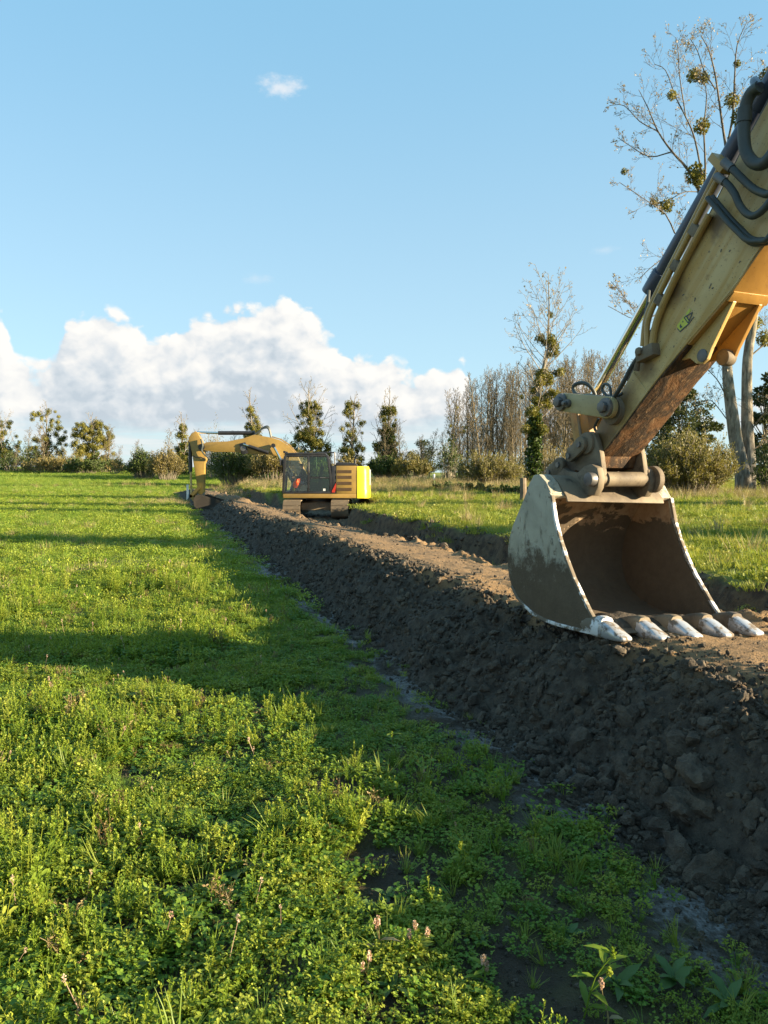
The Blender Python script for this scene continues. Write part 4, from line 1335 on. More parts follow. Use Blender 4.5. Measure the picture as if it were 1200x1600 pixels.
# bucket cylinder
bc = MB().cyl(S3(-0.50, 3.12, 0), S3(0.40, 4.055, 0), 0.060, n=24).cyl(S3(-0.52, 3.10, 0), S3(-0.40, 3.223, 0), 0.073, n=24).cyl(S3(0.40, 4.055, 0), S3(0.9, 4.575, 0), 0.060, n=24).build('bucket_cylinder', M_NAVY, ex1, 0.006)
MB().cyl(S3(-1.215, 2.344, 0), S3(-0.50, 3.12, 0), 0.037, n=20).build('cylinder_rod', M_CHROME, bc)
MB().cyl(S3(-1.215, 2.344, -0.07), S3(-1.215, 2.344, 0.07), 0.082, n=24).build('rod_eye', M_ORANGE, bc, 0.008)
MB().tube([S3(-0.46, 3.10, -0.075), S3(-0.43, 3.0, -0.11), S3(-0.47, 2.85, -0.11)], 0.012, 8).build('cylinder_hose', M_HOSE, bc)
MB().tube(smooth_path([S3(0.47, 4.13, -0.05), S3(0.52, 4.15, -0.14), S3(0.58, 4.11, -0.22), S3(0.66, 4.035, -0.27)]), 0.026, 10).build('cylinder_port_pipe', M_NAVY, bc)
# boom out of frame, so that the stick hangs on something
bm1 = [(1.25, 4.0), (1.35, 4.30), (3.7, 5.35), (4.6, 5.2), (7.2, 3.0), (7.7, 2.35), (7.35, 2.1), (4.4, 4.45), (3.7, 4.6), (1.45, 3.8)]
boom1 = MB().prism(bm1, -0.24, 0.24, lambda u, z, v: (UM - u, -v, z - Z1)).build('boom', M_STICK, ex1, 0.01)

# soil left on the bucket's lip
def soil_heap():
    vs_ = []; nu, nv = 16, 60
    for i in range(nu):
        for j in range(nv):
            u = -0.62 + 0.44 * i / (nu - 1); v = -0.64 + 1.08 * j / (nv - 1)
            tu = i / (nu - 1); tv = j / (nv - 1)
            e = math.sin(math.pi * tu) ** 0.6 * min(1, 6 * min(tv, 1 - tv))
            h = e * (0.035 + 0.075 * (1 - tv) ** 2 + 0.07 * (fbm(np.array(u * 7.), np.array(v * 7.), 101, 4) - 0.45))
            x, y, z = XB(u, 0.665 + max(h, -0.01), v)
            vs_.append((x, y, z))
    return np.array(vs_), grid_faces(nu, nv)


hv, hf = soil_heap()
mw = Matrix.Translation(ex1.location) @ Matrix.Rotation(ex1.rotation_euler[2], 4, 'Z')
hv = [mw @ Vector(q) for q in hv]
c_h = sum(hv, Vector()) / len(hv)
hm = np_mesh('soil_heap', [q - c_h for q in hv], hf, mat=M_CLOD, smooth=True)
so = link('soil_heap', hm, None, c_h)
tag(so, 'brown soil lying behind the teeth inside the near bucket', 'soil')

# ---- far excavator
E2Y = 37.0
e2 = at(499, 806, E2Y)
E2Z = float(e2[2])
ex2 = empty('excavator', (e2[0], E2Y, E2Z), math.pi)
tag(ex2, 'yellow tracked excavator with black cab working beside the bank in the distance', 'excavator')
H2 = place_house(ex2, 0.0)
bt = [(0.55, 1.75), (0.72, 2.18), (1.05, 2.83), (1.42, 3.25), (1.8, 3.49), (2.1, 3.59), (2.41, 3.65), (2.97, 3.75), (3.48, 3.59), (4.23, 3.44), (5.22, 3.4), (5.41, 3.27), (5.46, 3.15), (5.40, 3.04), (4.84, 2.96), (3.67, 2.95), (3.2, 2.86), (2.26, 2.86), (1.66, 2.62), (1.33, 2.27), (0.95, 1.75), (0.75, 1.5), (0.5, 1.5)]
boom = MB().prism(bt, -0.50, -0.02, side).build('boom', M_YELLOW2, ex2, 0.02)
MB().prism(strip([(1.05, 2.86), (1.42, 3.28), (1.8, 3.52), (2.2, 3.64)], 0.0, 0.05), -0.20, -0.12, side).build('boom_pipe', M_YELLOW2, boom, 0.01)
MB().prism(strip([(1.05, 2.86), (1.42, 3.28), (1.8, 3.52), (2.2, 3.64)], 0.0, 0.05), -0.38, -0.30, side).build('boom_pipe', M_BLACK, boom, 0.01)
MB().box((3.48, 0.0, 3.12), (0.30, 0.10, 0.52), Matrix.Rotation(R(12), 3, 'Y')).build('boom_knuckle', M_BLACK, boom, 0.03)
MB().cyl((3.5, 0.06, 3.12), (3.5, -0.58, 3.12), 0.13, n=16).build('knuckle_pin', M_PIN, boom)
for k in range(4):
    MB().tube(smooth_path([(3.05, -0.1 - 0.1 * k, 3.72), (2.85, -0.1 - 0.1 * k, 3.86), (2.62, -0.1 - 0.1 * k, 4.02 + 0.03 * k), (2.40, -0.1 - 0.1 * k, 4.06 + 0.03 * k), (2.30, -0.1 - 0.1 * k, 3.9), (2.24, -0.1 - 0.1 * k, 3.62)], 5), 0.035, 7).build('hose', M_HOSE, boom)
c2_ = MB().cyl((3.25, 0.06, 3.22), (2.33, 0.06, 2.91), 0.085, n=12).build('boom_cylinder', M_BLACK, ex2)
MB().cyl((3.25, 0.06, 3.22), (3.5, 0.06, 3.30), 0.05, n=10).build('cylinder_rod', M_CHROME, c2_)
for y in (0.10, -0.62):
    lc = MB().cyl((1.75, y, 2.58), (0.95, y, 1.15), 0.10, n=14).build('lift_cylinder', M_BLACK, ex2)
    MB().cyl((2.10, y, 3.24), (1.75, y, 2.58), 0.058, n=12).build('cylinder_rod', M_CHROME, lc)
    MB().cyl((2.10, y - 0.06, 3.24), (2.10, y + 0.06, 3.24), 0.10, n=14).build('cylinder_eye', M_BLACK, lc)
s2p = [(6.04, 3.63), (5.90, 3.80), (5.73, 3.91), (5.62, 3.84), (5.50, 3.60), (5.40, 3.40), (5.32, 3.05), (5.24, 2.6), (5.33, 2.41), (5.36, 1.14), (5.42, 1.02), (5.52, 0.98), (5.62, 1.05), (5.83, 2.46), (5.87, 2.79), (5.97, 3.3), (6.04, 3.44)]
st2 = MB().prism(s2p, -0.44, -0.08, side).build('stick', M_YELLOW2, ex2, 0.015)
MB().prism(strip([(5.84, 2.78), (5.7, 2.70), (5.5, 2.72), (5.26, 2.62)], 0.02, -0.02), -0.45, -0.07, side).build('stick_band', M_BLACK, st2)
MB().cyl((5.43, 0.0, 3.18), (5.43, -0.52, 3.18), 0.15, n=18).build('stick_pivot', M_BLACK, st2)
for k in range(3):
    MB().tube(smooth_path([(5.45, 0.0 + 0.03 * k, 3.55), (5.36, 0.03 + 0.04 * k, 3.25), (5.40, 0.03 + 0.04 * k, 3.0), (5.20, 0.04 + 0.03 * k, 2.75), (5.02, 0.0, 2.62)], 5), 0.03, 7).build('hose', M_HOSE, st2)
sc2 = MB().cyl((4.70, -0.26, 3.84), (3.0, -0.26, 3.84), 0.095, n=14).build('stick_cylinder', M_BLACK, ex2)
MB().cyl((5.68, -0.26, 3.87), (4.70, -0.26, 3.84), 0.055, n=12).build('cylinder_rod', M_CHROME, sc2)
bc2 = MB().cyl((6.02, -0.26, 3.45), (6.0, -0.26, 2.04), 0.085, n=14).build('bucket_cylinder', M_BLACK, ex2)
MB().cyl((6.0, -0.26, 2.04), (5.97, -0.26, 0.91), 0.05, n=12).build('cylinder_rod', M_STICK, bc2)
for y in (-0.05, -0.47):
    MB().prism(capsule((5.95, 0.91), (5.56, 1.33), 0.07, 0.07), y - 0.02, y + 0.02, side).build('rocker_link', M_YELLOW2, ex2)
    MB().prism(capsule((5.95, 0.91), (5.62, 0.50), 0.07, 0.07), y - 0.02, y + 0.02, side).build('bucket_link', M_YELLOW2, ex2)
b2o = [(4.45, 0.62), (4.62, 0.36), (4.9, 0.18), (5.25, 0.13), (5.55, 0.25), (5.72, 0.50), (5.74, 0.78), (5.62, 0.96)]
bk2 = MB().prism(strip(b2o, 0.0, 0.05), -0.85, 0.33, side).build('bucket', M_DARKMUD, ex2, 0.01)
for y in (-0.86, 0.33):
    MB().prism(b2o + [(5.35, 0.98), (5.0, 0.86), (4.6, 0.74)], y - 0.02, y + 0.02, side).build('bucket_side', M_DARKMUD, bk2)
for k in range(5):
    MB().prism([(4.50, 0.66), (4.52, 0.58), (4.30, 0.72), (4.29, 0.75)], -0.84 + k * 0.27, -0.74 + k * 0.27, side).build('tooth', M_TOOTH, bk2)
MB().prism([(5.40, 1.10), (5.62, 1.08), (5.72, 0.85), (5.6, 0.72), (5.36, 0.84)], -0.42, -0.10, side).build('quick_hitch', M_TRACK, ex2, 0.02)

# ---- the operator: one continuous body in the cab seat (x forward)
def operator():
    J = {'pelvis': (0.12, 0.85, 1.56), 'spine': (0.10, 0.85, 1.76), 'chest': (0.14, 0.85, 1.98), 'neckb': (0.17, 0.85, 2.12), 'neck': (0.19, 0.85, 2.17), 'head': (0.23, 0.85, 2.27), 'crown': (0.23, 0.85, 2.37)}
    E_ = [('pelvis', 'spine'), ('spine', 'chest'), ('chest', 'neckb'), ('neckb', 'neck'), ('neck', 'head'), ('head', 'crown')]
    rad = {'pelvis': .15, 'spine': .14, 'chest': .155, 'neckb': .08, 'neck': .058, 'head': .088, 'crown': .06}
    for s_, n_ in ((1, 'l'), (-1, 'r')):
        J.update({'sh' + n_: (0.15, 0.85 + s_ * 0.19, 2.05), 'el' + n_: (0.27, 0.85 + s_ * 0.25, 1.80), 'wr' + n_: (0.48, 0.85 + s_ * 0.27, 1.76), 'ha' + n_: (0.55, 0.85 + s_ * 0.27, 1.77),
                  'hip' + n_: (0.16, 0.85 + s_ * 0.10, 1.53), 'kn' + n_: (0.58, 0.85 + s_ * 0.14, 1.54), 'an' + n_: (0.72, 0.85 + s_ * 0.13, 1.18), 'to' + n_: (0.90, 0.85 + s_ * 0.14, 1.13)})
        rad.update({'sh' + n_: .082, 'el' + n_: .052, 'wr' + n_: .034, 'ha' + n_: .040, 'hip' + n_: .098, 'kn' + n_: .068, 'an' + n_: .048, 'to' + n_: .04})
        E_ += [('chest', 'sh' + n_), ('sh' + n_, 'el' + n_), ('el' + n_, 'wr' + n_), ('wr' + n_, 'ha' + n_), ('pelvis', 'hip' + n_), ('hip' + n_, 'kn' + n_), ('kn' + n_, 'an' + n_), ('an' + n_, 'to' + n_)]
    names = list(J)
    me = bpy.data.meshes.new('tmp_body')
    me.from_pydata([J[k] for k in names], [(names.index(a), names.index(b)) for a, b in E_], [])
    o = bpy.data.objects.new('tmp_body', me)
    COL.objects.link(o)
    o.modifiers.new('skin', 'SKIN')
    sk = me.skin_vertices[0].data
    for i, k in enumerate(names):
        sk[i].radius = (rad[k], rad[k] * (1.25 if k in ('chest', 'spine') else 1.0))
    sk[0].use_root = True
    sub = o.modifiers.new('sub', 'SUBSURF'); sub.levels = 2
    dg = bpy.context.evaluated_depsgraph_get()
    body = bpy.data.meshes.new_from_object(o.evaluated_get(dg))
    bpy.data.objects.remove(o)
    bm = bmesh.new(); bm.from_mesh(body)
    # nose, fingers and thumb grown on
    def tube_in(path, r_):
        t = MB().tube(path, r_, 6)
        vv = [bm.verts.new(q) for q in t.v]
        for f in t.f:
            bm.faces.new([vv[i] for i in f])
    tube_in([(0.305, 0.85, 2.285), (0.335, 0.85, 2.262), (0.31, 0.85, 2.25)], [0.012, 0.017, 0.010])
    for s_ in (1, -1):
        tube_in([(0.225, 0.85 + s_ * 0.083, 2.29), (0.215, 0.85 + s_ * 0.10, 2.27), (0.225, 0.85 + s_ * 0.085, 2.245)], [0.012, 0.018, 0.010])
        hy = 0.85 + s_ * 0.27
        for k in range(4):
            zz = 1.80 - k * 0.021
            ln = (0.075, 0.085, 0.08, 0.062)[k]
            tube_in([(0.56, hy + s_ * 0.02, zz), (0.56 + ln * 0.5, hy + s_ * 0.025, zz), (0.56 + ln * 0.8, hy - s_ * 0.005, zz - 0.004), (0.56 + ln * 0.55, hy - s_ * 0.03, zz - 0.006)], [0.010, 0.010, 0.009, 0.008])
        tube_in([(0.53, hy - s_ * 0.03, 1.80), (0.565, hy - s_ * 0.045, 1.815), (0.595, hy - s_ * 0.035, 1.81)], [0.012, 0.011, 0.009])
    bmesh.ops.recalc_face_normals(bm, faces=bm.faces)
    for f in bm.faces:
        c = f.calc_center_median()
        f.smooth = True
        if c.z > 2.15 or (c.x > 0.475 and c.z > 1.68):
            f.material_index = 1
        elif c.z < 1.62 and not (c.x < 0.2 and c.z > 1.6):
            f.material_index = 2
        else:
            f.material_index = 0
    bm.to_mesh(body); bm.free()
    for m in (M_JACKET, M_SKIN, M_TROUSER):
        body.materials.append(m)
    return body


body = operator()
body.name = 'person'
mw2 = Matrix.Translation(ex2.location) @ Matrix.Rotation(math.pi, 4, 'Z')
pb = Vector((0.50, 0.05, -0.02))
body.transform(Matrix.Translation(-Vector((0.12, 0.85, 1.48)) ))
person = link('person', body, None, mw2 @ (Vector((0.12, 0.85, 1.50)) + pb))
person.rotation_euler = (0, 0, math.pi)
tag(person, 'person in a dark jacket sitting at the controls of the far excavator', 'person')
# hair: cap over the skull
hm_ = MB(); vs_, fs = [], []
for i in range(7):
    th = i / 6 * 1.75
    for k in range(14):
        ph = 2 * math.pi * k / 14
        t2 = th * (1.0 if math.cos(ph) < 0.3 else 0.62)
        vs_.append((0.105 + 0.098 * math.sin(t2) * math.cos(ph), 0.092 * math.sin(t2) * math.sin(ph), 0.80 + 0.115 * math.cos(t2)))
for i in range(6):
    for k in range(14):
        fs.append((i * 14 + k, i * 14 + (k + 1) % 14, (i + 1) * 14 + (k + 1) % 14, (i + 1) * 14 + k))
hm_.add(vs_, fs); hm_.build('hair', M_HAIR, person)
# orange cloth by the operator's knees
cl = MB(); vs_, fs = [], []
for i in range(9):
    for k in range(12):
        a = 2 * math.pi * k / 12; t_ = i / 8
        r_ = (0.05 + 0.09 * math.sin(math.pi * (0.15 + 0.8 * (1 - t_)))) * (1 + 0.18 * math.sin(3 * a + 4 * t_))
        vs_.append((r_ * math.cos(a) + 0.12 * (1 - t_) - 0.05, r_ * 0.7 * math.sin(a), 0.42 * t_))
for i in range(8):
    for k in range(12):
        fs.append((i * 12 + k, i * 12 + (k + 1) % 12, (i + 1) * 12 + (k + 1) % 12, (i + 1) * 12 + k))
fs.append(tuple(range(12))); fs.append(tuple(range(96, 108)))
cl.add(vs_, fs)
clo = cl.build('orange_cloth', M_HIVIS, None)
clo.location = mw2 @ Vector((0.90, 1.22, 1.30)); clo.rotation_euler = (0, 0, math.pi)
tag(clo, 'bright orange cloth hanging beside the operator in the far cab', 'cloth')


# ------------------------------------------------------------------ trees
class Tubes:
    """collects branch polylines and turns them into one mesh"""
    def __init__(self):
        self.V = []; self.Q = []; self.n = 0

    def add(self, pts, rad, n):
        pts = np.asarray(pts, float); rad = np.asarray(rad, float)
        m = len(pts)
        t = np.empty_like(pts)
        t[1:-1] = pts[2:] - pts[:-2]; t[0] = pts[1] - pts[0]; t[-1] = pts[-1] - pts[-2]
        t /= np.linalg.norm(t, axis=1)[:, None] + 1e-9
        ref = np.array([1., 0.13, 0.0]) if abs(t[0, 0]) < 0.8 else np.array([0., 1., 0.1])
        a = np.cross(t, ref); a /= np.linalg.norm(a, axis=1)[:, None] + 1e-9
        b = np.cross(t, a)
        an = np.arange(n) * 2 * math.pi / n
        ring = a[:, None, :] * np.cos(an)[None, :, None] + b[:, None, :] * np.sin(an)[None, :, None]
        v = pts[:, None, :] + ring * rad[:, None, None]
        self.V.append(v.reshape(-1, 3))
        i = np.arange(m - 1)[:, None] * n; k = np.arange(n)[None, :]; k2 = (k + 1) % n
        q = np.stack([i + k, i + k2, i + n + k2, i + n + k], -1).reshape(-1, 4) + self.n
        self.Q.append(q); self.n += m * n

    def mesh(self, name, mat):
        return np_mesh(name, np.concatenate(self.V), np.concatenate(self.Q), mat=mat, smooth=True)


def rvec(r):
    v = r.normal(size=3); return v / np.linalg.norm(v)


def bend_path(p0, d0, length, r, up=0.3, wob=0.15, m=5):
    pts = [np.array(p0, float)]; d = np.array(d0, float); d /= np.linalg.norm(d)
    for i in range(m):
        d = d + np.array([0, 0, up / m]) + rvec(r) * wob / m * 2
        d /= np.linalg.norm(d)
        pts.append(pts[-1] + d * length / m)
    return np.array(pts)


def along(pts, t):
    k = t * (len(pts) - 1); i = min(int(k), len(pts) - 2); f = k - i
    return pts[i] * (1 - f) + pts[i + 1] * f, pts[i + 1] - pts[i]


def sub_branches(T, leaves, pts, r0, L, r, level, n, up, thick, spread=0.8, start=0.2, leafp=0.0, maxlevel=3):
    for k in range(n):
        t = start + (1 - start) * (k + r.rand()) / n
        p, d = along(pts, min(t, 0.99))
        d = d / np.linalg.norm(d)
        side_ = np.cross(d, rvec(r)); side_ /= np.linalg.norm(side_) + 1e-9
        dd = d * (1 - spread * 0.55) + side_ * spread
        l = L * (0.55 + 0.6 * r.rand()) * (1 - 0.55 * t)
        q = bend_path(p, dd, l, r, up, 0.35, 4 if level < 2 else 3)
        rr = max(r0 * (1 - 0.7 * t) * 0.5, thick)
        T.add(q, np.linspace(rr, thick * 0.6, len(q)), 5 if level == 0 else (4 if level == 1 else 3))
        if leafp > 0 and level >= 1:
            for _ in range(r.poisson(leafp)):
                lp, _d = along(q, r.rand() * 0.99)
                leaves.append(lp + rvec(r) * 0.06)
        if level + 1 < maxlevel:
            sub_branches(T, leaves, q, rr, l * 0.62, r, level + 1, max(2, int(n * 0.62)), up, thick, spread, 0.2, leafp, maxlevel)


def leaf_mesh(name, pts, size, r, mat, flat=0.0, dirs=None, aspect=0.55):
    """one quad blade for each point"""
    pts = np.asarray(pts, float); n = len(pts)
    d = r.normal(size=(n, 3)) if dirs is None else np.asarray(dirs) + 0.5 * r.normal(size=(n, 3))
    d[:, 2] *= (1 - flat)
    d /= np.linalg.norm(d, axis=1)[:, None] + 1e-9
    u = np.cross(d, r.normal(size=(n, 3))); u /= np.linalg.norm(u, axis=1)[:, None] + 1e-9
    s = size * (0.6 + 0.8 * r.rand(n))[:, None]
    a = pts; b = pts + d * s * 0.5 + u * s * aspect * 0.5; c = pts + d * s; e = pts + d * s * 0.5 - u * s * aspect * 0.5
    V = np.stack([a, b, c, e], 1).reshape(-1, 3)
    return np_mesh(name, V, np.arange(4 * n).reshape(n, 4), mat=mat)


def mistle_mesh(i, n=380):
    r = np.random.RandomState(100 + i)
    d = r.normal(size=(n, 3)); d /= np.linalg.norm(d, axis=1)[:, None]
    lob = 1 + 0.22 * np.array([mnoise.noise(Vector(q) * 1.6 + Vector((i * 5, 0, 0))) for q in d])
    p = d * (0.55 + 0.38 * r.rand(n) ** 0.6)[:, None] * lob[:, None]
    p[:, 2] *= 0.92
    me = leaf_mesh('mistletoe_ball', p, 0.30, r, M_MISTLE, 0, d * 0.9, 0.55)
    bm = bmesh.new(); bm.from_mesh(me)
    c = bmesh.ops.create_icosphere(bm, subdivisions=2, radius=0.56)['verts']
    for v in c:
        v.co *= 1 + 0.30 * mnoise.noise(v.co * 3 + Vector((i * 5, 0, 0)))
    bm.to_mesh(me); bm.free()
    return me


MISTLE = [mistle_mesh(i) for i in range(4)]
MISTLE_FAR = [mistle_mesh(i + 10, 200) for i in range(4)]
rt = np.random.RandomState(21)


def add_balls(tree, base, balls, protos):
    for (p, rad) in balls:
        o = link('mistletoe_ball', protos[rt.randint(len(protos))], tree, Vector(p) - Vector(base))
        o.scale = (rad, rad, rad); o.rotation_euler = tuple(rt.rand(3) * 6.28)


def gz(X, Y):
    return float(ground_z(np.array(float(X)), np.array(float(Y))))


def poplar_meshes(seed, Hh, r0, nb, spread, up, thick, leafp=0.0, clear=0.25, lean=0.03, sub=7, maxlevel=3, angle=0.75):
    r = np.random.RandomState(seed)
    T0 = Tubes(); T1 = Tubes(); leaves = []
    trunk = bend_path((0, 0, -0.3), (lean * r.normal(), lean * r.normal(), 1), Hh + 0.3, r, 0.05, 0.10, 10)
    T0.add(trunk, r0 * (1 - np.linspace(0, 1, 11)) ** 0.8 + thick, 8)
    for k in range(nb):
        t = clear + (0.97 - clear) * (k + 0.5 * r.rand()) / nb
        p, d = along(trunk, t)
        az_ = k * 2.4 + r.rand()
        out = np.array([math.cos(az_), math.sin(az_), 0])
        dd = out * angle + np.array([0, 0, 1.0 - 0.35 * angle])
        l = Hh * spread * (1.1 - 0.75 * t) * (0.7 + 0.5 * r.rand())
        q = bend_path(p, dd, l, r, up, 0.2, 6)
        rr = r0 * (1 - t) ** 0.8 * 0.45 + thick
        T1.add(q, np.linspace(rr, thick * 0.7, len(q)), 5)
        sub_branches(T1, leaves, q, rr, l * 0.5, r, 0, sub, up * 0.6, thick, 0.7, 0.2, leafp, maxlevel)
    return trunk, T0, T1, leaves


def tree_thing(name, base, label, cat, group=None):
    e = empty(name, base)
    return tag(e, label, cat, group)


# --- the big double-trunked tree on the right
def big_tree():
    Y0 = 40.0
    b = at(1163, 779, Y0); b[2] = gz(b[0], Y0)
    t = tree_thing('poplar_tree', b, 'tall pale double-trunked bare tree rising behind the near excavator stick', 'tree')
    r = np.random.RandomState(5)
    T0 = Tubes(); T1 = Tubes(); leaves = []
    B = np.array(b)

    def pl(pix):
        return np.array([at(x, y, Y0 + dy) for x, y, dy in pix]) - B
    limbs = [
        ([(1163, 785, 0), (1160, 740, 0), (1150, 690, 0), (1143, 640, 0), (1137, 590, .1), (1134, 540, .2), (1120, 470, .5), (1108, 380, .8), (1093, 300, 1.0)], 0.39, 0.11),
        ([(1166, 785, .2), (1170, 730, .2), (1168, 680, .2), (1167, 630, .2), (1168, 560, .2), (1178, 490, 0), (1176, 420, -.2), (1165, 330, -.4), (1135, 235, -.5)], 0.36, 0.10),
    ]
    subs = [
        ([(1093, 300, 1.0), (1075, 265, 1.1), (1050, 237, 1.3), (1028, 205, 1.6), (1013, 170, 1.9), (998, 140, 2.0)], 0.13),
        ([(1050, 237, 1.3), (1015, 245, 1.7), (985, 228, 2.0), (965, 215, 2.2)], 0.06),
        ([(1028, 205, 1.6), (1000, 190, 1.9), (975, 165, 2.2), (952, 165, 2.4)], 0.055),
        ([(1093, 300, 1.0), (1070, 300, .6), (1045, 312, .2), (1020, 318, 0)], 0.05),
        ([(1100, 350, .9), (1062, 372, .5), (1040, 335, 0), (1005, 310, -.5), (968, 285, -.8)], 0.08),
        ([(1108, 380, .8), (1075, 372, .2), (1040, 400, -.4), (1015, 420, -.6), (1000, 435, -.8)], 0.06),
        ([(1100, 305, 0.9), (1102, 260, .6), (1100, 200, .4), (1104, 150, .3), (1098, 115, .3)], 0.10),
        ([(1098, 280, .7), (1085, 215, 1.2), (1070, 180, 1.5), (1055, 150, 1.7), (1040, 110, 2.0), (1022, 100, 2.2)], 0.08),
        ([(1072, 185, 1.5), (1062, 120, 1.6), (1060, 85, 1.7), (1056, 58, 1.8)], 0.05),
        ([(1135, 235, -.5), (1128, 190, -.5), (1118, 120, -.6), (1108, 80, -.7), (1095, 55, -.8)], 0.11),
        ([(1135, 235, -.5), (1145, 180, -.9), (1148, 120, -1.3), (1152, 70, -1.5), (1168, 32, -1.7)], 0.10),
        ([(1118, 140, -.6), (1100, 110, -1), (1090, 80, -1.4), (1078, 60, -1.6)], 0.05),
        ([(1165, 330, -.4), (1185, 250, -1.2), (1192, 180, -1.8), (1200, 120, -2.2), (1215, 60, -2.4)], 0.10),
        ([(1176, 420, -.2), (1205, 350, .6), (1235, 280, 1.2), (1262, 210, 1.6), (1270, 130, 1.8)], 0.11),
        ([(1134, 540, .2), (1100, 510, -.5), (1060, 480, -1.2), (1000, 500, -1.6), (950, 478, -2)], 0.07),
        ([(1000, 500, -1.6), (980, 470, -1.8), (955, 440, -2)], 0.03),
        ([(1143, 640, 0), (1125, 600, -.4), (1108, 580, -.8), (1085, 560, -1.2)], 0.06),
        ([(1150, 675, 0), (1118, 632, .5), (1105, 625, .8), (1085, 632, 1.0)], 0.045),
        ([(1168, 680, .2), (1190, 650, -.3), (1215, 620, -.8), (1240, 560, -1)], 0.06),
        ([(1172, 705, .2), (1195, 690, .4), (1220, 668, .6)], 0.045),
        ([(1168, 560, .2), (1200, 530, .6), (1230, 470, 1.2), (1260, 400, 1.4)], 0.08),
    ]
    paths = []
    for pix, ra, rb in limbs:
        q = np.array([list(v) for v in smooth_path([tuple(v) for v in pl(pix)], 4)])
        T0.add(q, np.linspace(ra, rb, len(q)) * (1 + 0.35 * np.exp(-np.arange(len(q)) / 2.0)), 12)
        paths.append((q, rb))
    for pix, ra in subs:
        q = np.array([list(v) for v in smooth_path([tuple(v) for v in pl(pix)], 3)])
        T1.add(q, np.linspace(ra * 0.6, 0.014, len(q)), 6)
        ln = np.sum(np.linalg.norm(np.diff(q, axis=0), axis=1))
        sub_branches(T1, leaves, q, ra * 0.35, ln * 0.40, r, 0, 11, 0.35, 0.007, 0.65, 0.12, 0.62, 3)
    link('trunk', T0.mesh('trunk', M_BARK), t)
    link('crown', T1.mesh('crown', M_BRANCH), t)
    link('last_leaves', leaf_mesh('last_leaves', leaves, 0.085, r, M_AUTUMN, 0, None, 0.8), t)
    balls = [(at(x, y, Y0 + dy), rr * 0.82) for x, y, dy, rr in ((1086, 272, 1.0, .62), (1094, 285, .8, .35), (1041, 322, .2, .44), (1022, 317, .1, .28), (1096, 198, .4, .48), (1050, 149, 1.6, .3), (1084, 118, .3, .40), (1100, 122, .2, .34), (1143, 158, -.9, .42), (1158, 182, -1.2, .55), (1152, 100, -1.3, .22), (1198, 118, -2, .4), (975, 268, -.6, .2), (1180, 505, 0.3, .4), (1195, 530, .6, .5))]
    add_balls(t, b, balls, MISTLE)


big_tree()


# --- the leaning ivy-clad tree with mistletoe
def ivy_tree():
    Y0 = 62.0
    b = at(835, 742, Y0); b[2] = gz(b[0], Y0)
    t = tree_thing('poplar_tree', b, 'tall crooked tree with ivy-clad foot and mistletoe clumps left of the bucket', 'tree')
    r = np.random.RandomState(8); B = np.array(b)
    T0 = Tubes(); T1 = Tubes(); leaves = []
    pts = np.array([at(x, y, Y0) for x, y in ((834, 752), (834, 720), (835, 690), (836, 668), (838, 640), (842, 610), (848, 580), (853, 562), (857, 540), (857, 510), (858, 480), (857, 440))]) - B
    q = np.array([list(v) for v in smooth_path([tuple(v) for v in pts], 3)])
    T0.add(q, np.linspace(0.30, 0.03, len(q)), 8)
    for k in range(34):
        tt = 0.30 + 0.67 * k / 34
        p, d = along(q, tt)
        a = k * 2.4
        l = (3.2 if tt > 0.5 else 1.7) * (1.15 - 0.75 * tt) * 1.9
        dd = np.array([math.cos(a), math.sin(a) * 0.8, 0.55 + 0.5 * tt])
        bq = bend_path(p, dd, l, r, 0.55, 0.2, 6)
        T1.add(bq, np.linspace(0.07 * (1.1 - tt), 0.014, 7), 4)
        sub_branches(T1, leaves, bq, 0.04, l * 0.5, r, 0, 6, 0.4, 0.012, 0.7, 0.2, 0.10, 3)
    link('trunk', T0.mesh('trunk', M_BARK), t)
    link('crown', T1.mesh('crown', M_TWIG), t)
    link('last_leaves', leaf_mesh('last_leaves', leaves, 0.16, r, M_AUTUMN, 0, None, 0.8), t)
    iv = []
    for k in range(2600):
        tt = r.rand() * 0.34
        p, d = along(q, tt)
        iv.append(p + rvec(r) * (0.75 - 0.9 * tt) * (0.4 + 0.6 * r.rand()))
    link('ivy', leaf_mesh('ivy', iv, 0.24, r, M_IVY, 0, None, 0.9), t)
    balls = []
    for x, y, rr in ((844, 529, .42), (851, 535, .32), (865, 541, .50), (862, 530, .42), (868, 552, .34), (859, 555, .28), (850, 588, .62), (844, 595, .5), (857, 594, .5), (842, 583, .35), (876, 581, .36), (869, 583, .3), (868, 617, .42), (862, 613, .3), (846, 629, .62), (853, 622, .45), (838, 626, .4), (858, 634, .3), (832, 642, .5), (826, 646, .34), (842, 668, .55), (838, 655, .45), (850, 672, .42), (822, 671, .44), (826, 662, .3), (860, 492, .28), (832, 610, .3), (841, 605, .4), (815, 620, .2)):
        balls.append((at(x, y, Y0 + r.normal() * 0.4), rr * 0.92))
    add_balls(t, b, balls, MISTLE)


ivy_tree()


